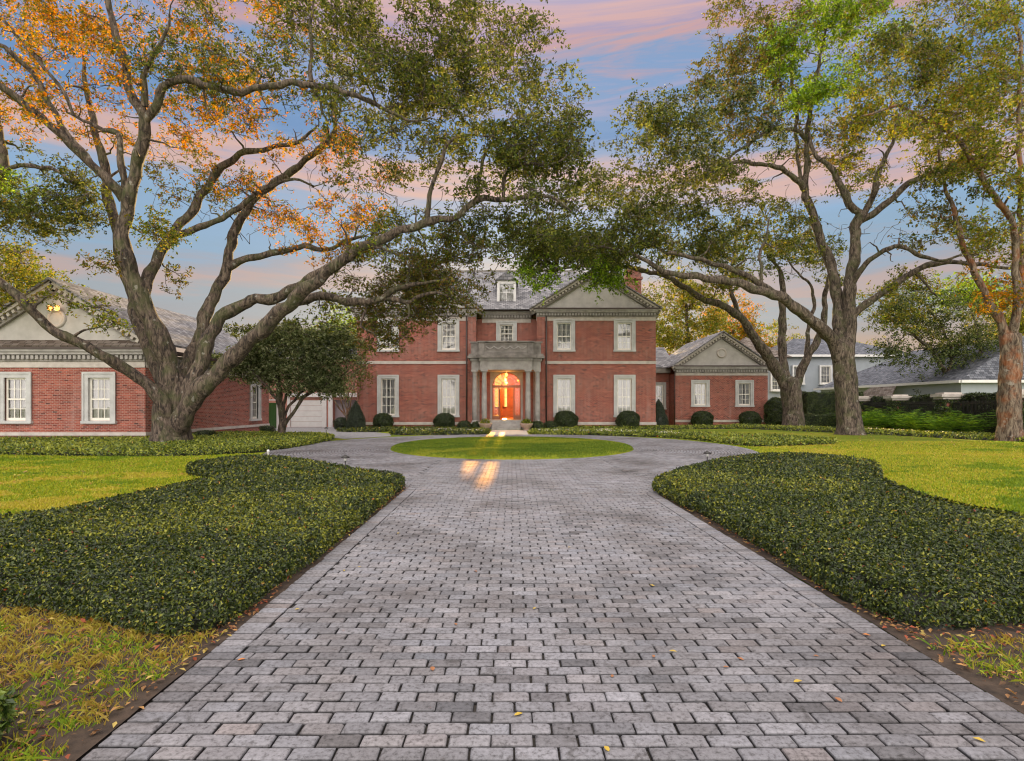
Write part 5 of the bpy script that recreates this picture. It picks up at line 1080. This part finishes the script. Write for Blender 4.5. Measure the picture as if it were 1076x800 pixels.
t4.finish('oak_tree', 'oak with orange patched bark at the right edge of the lawn', 'tree', tuple(P(1062, 463.5, D)[:2])+(0,), M['bark_red'], nleaf=68, spread=.38, ls=.145, twigs=3, palettes=PAL)

# ---- small multi-stemmed evergreen in front of the garage court
t5 = Tree(106); D = 30
t5.limb([(296, 461, D, 10), (296, 440, D, 10), (295, 420, D, 9), (292, 400, D, 7), (285, 380, D, 4), (280, 360, D, 3)], 9)
t5.limb([(297, 450, D, 6), (305, 436, D, 5), (318, 420, D, 5), (335, 409, D, 4), (352, 400, D, 3), (365, 390, D, 2)], 7)
t5.limb([(298, 440, D, 4), (308, 420, D+.3, 4), (322, 408, D+.5, 3), (335, 395, D+.5, 2)], 7)
t5.limb([(295, 432, D, 5), (288, 415, D-.2, 4), (275, 400, D-.4, 3), (262, 388, D-.5, 2)], 7)
t5.limb([(297, 430, D, 5), (303, 405, D, 4), (306, 380, D, 3), (310, 355, D, 2)], 7)
bl = [(305, 378, 60, 34, D, 2.0, 130, 6), (262, 385, 36, 18, D, 1.4, 44, 6), (352, 385, 32, 30, D, 1.6, 66, 6), (315, 370, 58, 30, D-1.2, 1, 90, 6), (270, 350, 36, 14, D, 1, 12, 0), (350, 372, 30, 30, D-1, .8, 40, 6), (300, 350, 38, 12, D, 1.2, 30, 0), (345, 365, 24, 12, D, 1, 24, 3)]
tg, tn = blobs(bl, t5.r, mul=1.15); t5.grow(tg, tn, twr=.7)
t5.finish('evergreen_tree', 'small dark round headed evergreen in front of the white garage door', 'tree', tuple(P(296, 460, D)[:2])+(0,), M['bark'], nleaf=44, spread=.32, ls=.17, twigs=1, palettes=PAL, lw=.42)
t6 = Tree(107); D = 40
for a in ((352, 392), (360, 395), (372, 390), (380, 398), (366, 386), (344, 400)): t6.limb([(366, 452, D, 2.6), (365, 440, D, 2.6), ((366+a[0]*2)/3, 420, D, 2.3), (a[0], a[1], D, 1.4)], 6)
tg, tn = blobs([(364, 385, 24, 16, D, 1.3, 40, 3), (378, 398, 12, 16, D, 1, 12, 5)], t6.r); t6.grow(tg, tn, twr=.6)
t6.finish('evergreen_tree', 'slim vase shaped small tree against the left end of the mansion', 'tree', tuple(P(366, 452, D)[:2])+(0,), M['bark_red'], nleaf=42, spread=.34, ls=.13, twigs=1, palettes=PAL)

# ---- dark twisted tree beyond the fence
t7 = Tree(108); D = 47
t7.limb([(1012, 445, D, 9), (1008, 425, D, 8), (1000, 405, D, 7), (990, 385, D, 6), (978, 368, D, 5), (960, 352, D, 4)], 8)
t7.limb([(1008, 425, D, 6), (1022, 395, D, 5), (1030, 370, D, 4), (1025, 340, D, 3)], 8)
t7.limb([(996, 396, D, 5), (1000, 370, D, 4), (990, 345, D, 3), (975, 325, D, 2)], 7)
bl = [(990, 335, 60, 34, D, 3.5, 120, 3), (960, 370, 38, 18, D, 2, 44, 3), (1030, 360, 34, 30, D, 2.5, 60, 3), (945, 335, 28, 24, D, 2, 24, 4), (1010, 305, 40, 16, D, 2, 28, 2), (1000, 400, 26, 10, D, 1.5, 9, 3), (930, 320, 25, 18, D, 1.5, 14, 4)]
tg, tn = blobs(bl, t7.r); t7.grow(tg, tn)
t7.finish('dark_tree', 'dark spreading tree with twisted stem beyond the right fence', 'tree', tuple(P(1012, 448, D)[:2])+(0,), M['bark'], nleaf=75, spread=.62, ls=.19, twigs=1, palettes=PAL)

# ---- background trees
def bgtree(px, D, top, half, label, tone, cnt=90, seed=1, ls=.26, low=.45, sp=.9, group='trees behind the mansion'):
    t = Tree(seed); zb = 427+F*1.65/D; t.limb([(px, zb+1, D, 12*50/D), (px+2, (zb+top)/2+30, D, 9*50/D), (px-1, top+35, D, 5*50/D)], 8)
    h = zb-top; cy = top+h*.36
    bl = [(px, cy, half, h*.34, D, half*D/F*.8, cnt, tone), (px-half*.4, cy+h*.12, half*.6, h*.26, D, 2, cnt//3, (tone if seed % 2 else 0)), (px+half*.45, cy+h*.05, half*.5, h*.28, D, 2, cnt//3, 4)]
    tg, tn = blobs(bl, t.r); t.grow(tg, tn)
    return t.finish('background_tree', label, 'tree', tuple(P(px, zb, D)[:2])+(0,), M['bark'], nleaf=95, spread=sp, ls=ls, twigs=1, palettes=PAL, group=group)
bgtree(722, 66, 285, 40, 'autumn tree rising directly behind the mansion chimney', 4, 120, 201)
bgtree(772, 75, 312, 34, 'green and gold tree between the chimney and the pavilion gable', 1, 90, 202)
bgtree(815, 82, 338, 26, 'yellow green tree behind the pavilion roof', 4, 60, 203)
bgtree(668, 70, 292, 26, 'tree mostly hidden behind the right gable of the mansion', 0, 50, 204)
bgtree(365, 62, 322, 36, 'bright yellow green tree above the far garage roof', 2, 80, 205)
bgtree(22, 48, 262, 40, 'yellow green tree behind the garage wing at the far left', 4, 100, 206, group='trees behind the garage wing')
bgtree(235, 60, 350, 26, 'low tree behind the ridge of the garage wing', 3, 50, 207, group='trees behind the garage wing')
bgtree(1065, 52, 295, 40, 'leafy tree behind the orange patched oak at the right edge', 4, 90, 208, group='trees beyond the right fence')
bgtree(908, 95, 352, 22, 'far low tree behind the neighbour roofs', 4, 40, 209, group='trees beyond the right fence')
bgtree(300, 78, 345, 30, 'far dark tree behind the small evergreen', 3, 50, 210)
# ------------------------------------------------------------------ shrubs
def shrub(name, label, c, prof, cols, pw=None, dens=1100, ls=.085, group=None, wob=.055, cat='shrub', sq=1.0):
    """clipped shrub: leaves over (and just under) a surface of revolution prof [(r,z)]"""
    prof = np.array(prof); r = np.random.default_rng(abs(hash(label)) % 999 if False else int(c[0]*13+c[1]*7+500) % 9999)
    seg = np.diff(prof, axis=0); ln = np.hypot(*seg.T)*(prof[:-1, 0]+prof[1:, 0]+.02)/2*2*np.pi; A = ln.sum(); n = int(A*dens)
    i = r.choice(len(seg), n, p=ln/A); f = r.random(n); rr = prof[i, 0]+seg[i, 0]*f; zz = prof[i, 1]+seg[i, 1]*f; a = r.uniform(0, 6.283, n)
    w_ = 1+wob*np.sin(3*a+zz*6+c[0])+wob*.7*np.sin(5*a-zz*9+c[1])-np.abs(r.normal(0, .035, n))
    Nn = np.stack([np.cos(a)*seg[i, 1], np.sin(a)*seg[i, 1], -seg[i, 0]], 1); Nn /= np.linalg.norm(Nn, axis=1)[:, None]+1e-9
    C = np.stack([c[0]+rr*w_*np.cos(a), c[1]+rr*w_*np.sin(a)*sq, c[2]+zz], 1); sz = ls*r.uniform(.6, 1.3, n)
    VL = leaf_quads(C, Nn, sz, sz*.55, tilt=.55)
    k, m_ = len(prof), 18; aa = np.arange(m_)*2*np.pi/m_; core = np.stack([c[0]+(prof[:, 0]*.9)[:, None]*np.cos(aa), c[1]+(prof[:, 0]*.9)[:, None]*np.sin(aa)*sq, c[2]+(prof[:, 1]*.96)[:, None]*np.ones(m_)], 2).reshape(-1, 3)
    ii = np.arange(k*m_).reshape(k, m_); jj = np.roll(ii, -1, 1); Fc = np.stack([ii[:-1].ravel(), jj[:-1].ravel(), jj[1:].ravel(), ii[1:].ravel()], 1)
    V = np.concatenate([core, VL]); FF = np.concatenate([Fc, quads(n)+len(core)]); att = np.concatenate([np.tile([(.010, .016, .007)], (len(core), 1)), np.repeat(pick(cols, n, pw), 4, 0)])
    o = fastmesh(name, V, FF, M['hedgeleaf'], attr=att, org=c); tag(o, label, cat, group); return o
BOX = [(.014, .026, .009), (.028, .050, .013), (.048, .076, .018), (.09, .12, .028)]
def ballprof(r, h): return [(r*.72, .03), (r*.92, h*.18), (r, h*.45), (r*.93, h*.7), (r*.7, h*.9), (r*.35, h*.99), (.01, h)]
def at(px, D, z=0): return ((px-538)*D/F, D, z)
g_ = 'round boxwood balls along the front of the mansion'
for px, D, r, h, lab in ((402.5, 41.2, .70, 1.12, 'round clipped boxwood under the first ground floor window from the left'), (467, 41.2, .75, 1.12, 'round clipped boxwood under the second ground floor window from the left'),
                        (594.5, 41.2, .85, 1.28, 'round clipped boxwood under the ground floor window right of the portico'), (660, 41.2, .83, 1.28, 'round clipped boxwood under the rightmost ground floor window of the mansion'),
                        (738, 46.8, .86, 1.22, 'round clipped boxwood under the left window of the pavilion'), (788, 46.8, .84, 1.22, 'round clipped boxwood under the right window of the pavilion')):
    shrub('boxwood', lab, at(px, D), ballprof(r, h), BOX, [3, 4, 3, 1.2], group=g_)
g_ = 'small low boxwoods beside the portico'
for px, D, r, h, lab in ((488, 39.6, .46, .62, 'low boxwood farthest left of the portico steps'), (501.5, 39.2, .43, .58, 'low boxwood just left of the planter by the steps'), (564.5, 39.2, .46, .62, 'low boxwood just right of the planter by the steps'), (578.5, 39.8, .45, .6, 'low boxwood farthest right of the portico steps')):
    shrub('low_boxwood', lab, at(px, D), ballprof(r, h), BOX, [3, 4, 3, 1.2], group=g_)
def coneprof(r, h): return [(r*.7, .03), (r, h*.14), (r*.86, h*.38), (r*.6, h*.64), (r*.33, h*.86), (.02, h)]
CON = [(.020, .035, .020), (.035, .055, .032), (.055, .080, .045), (.09, .12, .07)]
shrub('conifer', 'cone shaped conifer at the left corner of the mansion', at(374, 39.6), coneprof(.68, 2.0), CON, [3, 4, 3, 2], ls=.07)
shrub('conifer', 'cone shaped conifer at the right corner of the mansion', at(692, 43.6), coneprof(.72, 2.15), CON, [3, 4, 3, 1], ls=.07)
shrub('round_shrub', 'loose pale shrub left of the left conifer', at(359, 40.2), ballprof(.5, .85), CON, [1, 2, 3, 4], ls=.08, wob=.12)
shrub('round_shrub', 'small boxed shrub under the oak, right of its trunk', at(216, 27.6), [(.33, .0), (.40, .1), (.42, .38), (.38, .46), (.02, .48)], BOX, ls=.05)
shrub('round_shrub', 'small boxed shrub at the foot of the garage wing side window', at(281, 32.6), [(.33, .0), (.40, .1), (.43, .42), (.38, .52), (.02, .54)], BOX, ls=.05)
shrub('round_shrub', 'tall dark shrub at the right end of the pavilion', at(815, 47), [(.6, .03), (.8, .5), (.85, 1.3), (.7, 2.0), (.3, 2.3), (.01, 2.35)], BOX, ls=.09, wob=.08)
shrub('round_shrub', 'small leafy shrub at the near left corner of the view', (-2.62, 2.55, 0), [(.12, .0), (.26, .08), (.30, .22), (.2, .34), (.02, .38)], [(.03, .06, .012), (.06, .11, .02), (.11, .18, .03), (.2, .27, .05)], dens=2600, ls=.045, wob=.15)
shrub('round_shrub', 'small pink flowering shrub beside the left conifer', at(368, 40.8), ballprof(.25, .9), [(.12, .10, .05), (.35, .05, .06), (.10, .12, .05)], ls=.07, wob=.15)

def hedge(name, label, pts, w_, z0, z1, cols, pw=None, dens=700, ls=.09, wob=.06, cat='hedge'):
    """boxy hedge along a line: leaves over a long box"""
    r = np.random.default_rng(int(pts[0][0]*31+pts[0][1]*17) % 9999); C, Nn = [], []; cb = MB()
    for a, b_ in zip(pts[:-1], pts[1:]):
        a = np.array(a, float); b_ = np.array(b_, float); d = b_-a; L_ = np.hypot(*d); d /= L_; nrm = np.array([d[1], -d[0]])
        for s in (-1, 1):
            n = int(L_*(z1-z0)*dens); u = r.random(n)*L_; z = z0+r.random(n)*(z1-z0); o_ = w_/2*(1+wob*np.sin(u*2.1+z*3)+wob*np.sin(u*5.3-z*4))-np.abs(r.normal(0, .03, n))
            q = a+d*u[:, None]+nrm*s*o_[:, None]; C.append(np.column_stack([q, z])); Nn.append(np.tile([nrm[0]*s, nrm[1]*s, .3], (n, 1)))
        n = int(L_*w_*dens*1.4); u = r.random(n)*L_; o_ = r.uniform(-w_/2, w_/2, n); q = a+d*u[:, None]+nrm*o_[:, None]; z = z1+.05*np.sin(u*2.3)+.04*np.sin(u*6.1+o_*4)+r.normal(0, .03, n); C.append(np.column_stack([q, z])); Nn.append(np.tile([0, 0, 1.], (n, 1)))
        n = int(w_*(z1-z0)*dens)
        for e, s in ((a, -1), (b_, 1)): q = e+nrm*r.uniform(-w_/2, w_/2, n)[:, None]; C.append(np.column_stack([q, z0+r.random(n)*(z1-z0)])); Nn.append(np.tile([d[0]*s, d[1]*s, .2], (n, 1)))
        k = .90; A4 = [a+nrm*w_/2*k, b_+nrm*w_/2*k, b_-nrm*w_/2*k, a-nrm*w_/2*k]; cb.prism([(q[0], q[1], z0) for q in A4], (0, 0, (z1-z0)-.05))
    C = np.concatenate(C); Nn = np.concatenate(Nn); n = len(C); sz = ls*r.uniform(.6, 1.3, n); VL = leaf_quads(C, Nn, sz, sz*.55, tilt=.5)
    cv = np.array(cb.v); cf = [f for f in cb.f if len(f) == 4]; V = np.concatenate([cv, VL]); FF = np.concatenate([np.array(cf), quads(n)+len(cv)])
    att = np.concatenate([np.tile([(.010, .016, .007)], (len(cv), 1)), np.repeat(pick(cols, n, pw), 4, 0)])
    o = fastmesh(name, V, FF, M['hedgeleaf'], attr=att, org=(pts[0][0], pts[0][1], 0)); tag(o, label, cat); print(label, n); return o
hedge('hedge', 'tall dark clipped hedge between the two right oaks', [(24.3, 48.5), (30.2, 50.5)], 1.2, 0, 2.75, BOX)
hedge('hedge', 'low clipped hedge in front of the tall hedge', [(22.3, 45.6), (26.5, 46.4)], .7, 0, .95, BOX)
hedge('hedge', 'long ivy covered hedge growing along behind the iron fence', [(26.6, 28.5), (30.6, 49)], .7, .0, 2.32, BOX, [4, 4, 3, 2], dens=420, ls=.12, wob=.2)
for (x, y), lab in zip(piers, ['ivy on the pier behind the tall oak trunk', 'ivy on the pier right of the tall oak trunk', 'ivy on the pier below the dark twisted tree', 'ivy on the pier at the right edge of the view']):
    r = np.random.default_rng(int(x*100)); n = 5200; u = r.uniform(-.52, .52, n); z = r.random(n)*2.05; s = r.choice([0, 1, 2], n); keep = (np.sin(u*9+z*4)+np.sin(z*5+x) > -1.6); u, z, s = u[keep], z[keep], s[keep]; n = len(u)
    off_ = .5+r.random(n)*.05; X = np.where(s == 0, u, np.where(s == 1, -off_, off_)); Y = np.where(s == 0, -off_, u); ca, sa = math.cos(frz), math.sin(frz)
    C = np.stack([x+X*ca-Y*sa, y+X*sa+Y*ca, z], 1); Nn = np.stack([np.where(s == 0, 0, np.sign(X)), np.where(s == 0, -1, 0), np.full(n, .3)], 1)
    o = fastmesh('ivy', leaf_quads(C, Nn, .13, .08, tilt=.4), quads(n), M['hedgeleaf'], attr=np.repeat(pick(BOX, n), 4, 0), org=(x, y, 0)); tag(o, lab, 'ivy', 'ivy on the fence piers')

# ferns: arching fronds, each clump its own plant
def fern(label, c, size, seed, group='ferns in front of the right fence', cols=None):
    r = np.random.default_rng(seed); Vs = []; m_ = 46
    for k in range(m_):
        a = r.uniform(0, 6.283); L_ = size*r.uniform(.7, 1.15); n = 9; t_ = np.linspace(.08, 1, n); rise = r.uniform(.45, 1.0)
        hx_ = np.cos(a)*L_*t_*.8; hy_ = np.sin(a)*L_*t_*.8; hz_ = L_*(rise*t_*1.7-rise*.95*t_**2.4); pts = np.stack([c[0]+hx_, c[1]+hy_, c[2]+hz_], 1)
        T = np.array([np.cos(a), np.sin(a), 0]); B = np.array([-np.sin(a), np.cos(a), 0]); w_ = size*.20*np.sin(np.pi*np.clip(t_, .1, .97))
        for s in (-1, 1):
            ax = B*s+T*.5; q0 = pts; q1 = pts+ax*w_[:, None]*.55+[0, 0, .012]+T*.02; q2 = pts+ax*w_[:, None]; q3 = pts+ax*w_[:, None]*.5-T*size*.035
            Vs.append(np.stack([q0, q1, q2, q3], 1).reshape(-1, 3))
    V = np.concatenate(Vs); n = len(V)//4
    o = fastmesh('fern', V, quads(n), M['leaf'], attr=np.repeat(pick(cols or [(.09, .20, .02), (.15, .31, .03), (.24, .42, .04), (.05, .12, .015)], n), 4, 0), org=c); tag(o, label, 'fern', group); return o
k = 0; rr_ = np.random.default_rng(5)
for row, (dx, n) in enumerate(((-1.5, 9), (-2.7, 9))):
    for i in range(n):
        f = (i+.5*row+.3)/n; y = 30.5+f*16.5; x = 26.1+(y-29.3)*.194+dx
        fern('bright green fern clump in front of the right fence', (x+rr_.normal(0, .15), y, 0), 1.5+.45*rr_.random(), 300+k); k += 1

# white flowers in the beds by the front walk
def flowers(name, label, poly, n, z, cols, s=.06):
    lo = np.min(poly, 0); hi = np.max(poly, 0); q = rng.uniform(lo, hi, (n*3, 2)); q = q[poly_dist(q, poly) > .05][:n]; q = q[vnoise(q[:, 0], q[:, 1], 3, 3) > -.15]
    C = np.column_stack([np.repeat(q, 4, 0)+rng.normal(0, .025, (len(q)*4, 2)), z+rng.random(len(q)*4)*.06]); V = leaf_quads(C, np.tile([(0, -.4, 1.)], (len(C), 1)), s, s*.8, tilt=.4)
    o = fastmesh(name, V, quads(len(C)), M['petal'], attr=np.repeat(pick(cols, len(C)), 4, 0)); tag(o, label, 'flowers', kind='stuff')
WH = [(.75, .74, .72), (.7, .66, .66), (.8, .8, .78)]
flowers('white_flowers', 'small white flowers in the bed left of the front walk', [(-1.6, 33.2), (-7, 33.2), (-7, 35.5), (-1.6, 36)], 420, .22, WH)
flowers('white_flowers', 'small white flowers in the bed right of the front walk', [(1.2, 33.2), (5.4, 33.2), (9.2, 29.5), (10.2, 30.2), (6, 36), (1.2, 36)], 420, .2, WH)
flowers('white_flowers', 'scattered white blooms along the right edging strip', [(24.2, 26.5), (25.6, 25.8), (23.2, 38), (21.8, 38)], 220, .2, WH)

# mulch ring at the forked oak
o = grid_sheet('mulch', 19.4, 23.4, 42.2, 45.4, 24, 20, M['soil'], lambda X, Y: .16*np.clip(1-((X-21.4)/2)**2-((Y-43.8)/1.6)**2, -.1, 1)-.001); tag(o, kind='structure')

# planters
for s, lab in ((-1, 'pale bowl planter with white flowers left of the steps'), (1, 'pale bowl planter with dark leaves right of the steps')):
    c = (CX+s*1.38, 38.75, 0); T = thing('planter', lab, 'planter', c, group='planters flanking the steps')
    p = MB(); p.lathe([(.26, .0), (.27, .05), (.16, .1), (.17, .14), (.36, .28), (.43, .43), (.45, .50), (.40, .50), (.36, .44)], c, 22); p.build('bowl', M['terracotta'], T)
    n = 520; r = np.random.default_rng(90+s); d = r.normal(0, 1, (n, 3)); d /= np.linalg.norm(d, axis=1)[:, None]; d[:, 2] = np.abs(d[:, 2]); C = np.array(c)+[0, 0, .46]+d*r.uniform(.2, .40, (n, 1))*[1, 1, .95]
    fastmesh('foliage', leaf_quads(C, d, .10, .055, tilt=.6), quads(n), M['leaf'], T, attr=np.repeat(pick(MIDG, n), 4, 0))
    if s < 0: C = C[:70]+d[:70]*.04; fastmesh('blossom', leaf_quads(C, d[:70], .09, .08, tilt=.5), quads(70), M['petal'], T, attr=np.repeat(pick(WH+[(.6, .3, .1)], 70), 4, 0))

# path lights
def pathlight(label, x, y, h):
    T = thing('path_light', label, 'lamp', (x, y, 0), group='black path lights'); p = MB(); p.lathe([(.014, 0), (.014, h-.05)], (x, y, 0), 8); p.build('stake', M['black'], T)
    p = MB(); p.lathe([(.10, h-.07), (.085, h-.045), (.03, h-.015), (.02, h)], (x, y, 0), 14); p.build('hood', M['black'], T)
    p = MB(); p.lathe([(.03, h-.14), (.035, h-.07)], (x, y, 0), 10); p.build('lens', M['white'], T)
pathlight('black path light in the left ground cover', -3.75, 13.0, .56)
pathlight('black path light in the right ground cover', 4.7, 13.9, .58)
pathlight('black path light in the strip before the small evergreen', -9.2, 28.6, .62)
T = thing('standpipe', 'short white pipe stub at the tip of the left ground cover', 'pipe', (-7.3, 17.3, 0)); p = MB(); p.lathe([(.03, 0), (.03, .28), (.04, .29), (.04, .33), (.015, .35)], (-7.3, 17.3, 0), 12); p.build('pipe', M['white'], T)

# single fallen leaves on the pavers
def fallen(x, y, c, s, a, lab):
    p = MB(); t_ = [(0, 0, 0), (.25, .2, .05), (.55, .26, .10), (.8, .16, .06), (1, 0, .02), (.8, -.16, .06), (.55, -.26, .12), (.25, -.2, .05)]
    ctr = p.vert((.5, 0, .03)); vs_ = [p.vert(q) for q in t_]
    for i in range(8): p.f.append([ctr, vs_[i], vs_[(i+1) % 8]]); p.sm.append(True)
    p.v = [(q[0]*s, q[1]*s, q[2]*s) for q in p.v]; me = p.mesh('fallen_leaf'); me.materials.append(c); o = bpy.data.objects.new('fallen_leaf', me); col.objects.link(o); o.location = (x, y, .036); o.rotation_euler = (0, 0, a); tag(o, lab, 'leaf', 'fallen leaves on the driveway')
ly = plain('yellow_leaf', (.55, .38, .05), .6); lb = plain('brown_leaf', (.36, .15, .06), .7); lo2 = plain('orange_leaf', (.55, .19, .04), .6)
for px, py, c in ((722, 536, ly), (540, 752, ly), (782, 694, lb), (766, 701, lb), (861, 690, lb), (376, 596, ly), (361, 599, ly), (687, 691, lb), (703, 684, ly), (688, 616, ly), (834, 717, ly), (455, 705, lb), (560, 640, ly), (478, 655, lb), (315, 640, ly), (1036, 780, ly), (249, 694, lo2), (643, 712, lb), (915, 668, lo2), (930, 678, ly), (640, 790, ly), (420, 560, ly), (600, 575, ly), (498, 600, lb), (885, 738, lb)):
    x, y = G(px, py, .035); fallen(x, y, c, .050*random.uniform(.7, 1.2), random.uniform(0, 6.28), {id(ly): 'small yellow fallen leaf lying on the driveway pavers', id(lb): 'curled brown fallen leaf lying on the driveway pavers', id(lo2): 'orange fallen leaf at the driveway edge'}[id(c)])
print('objects', len(bpy.data.objects))
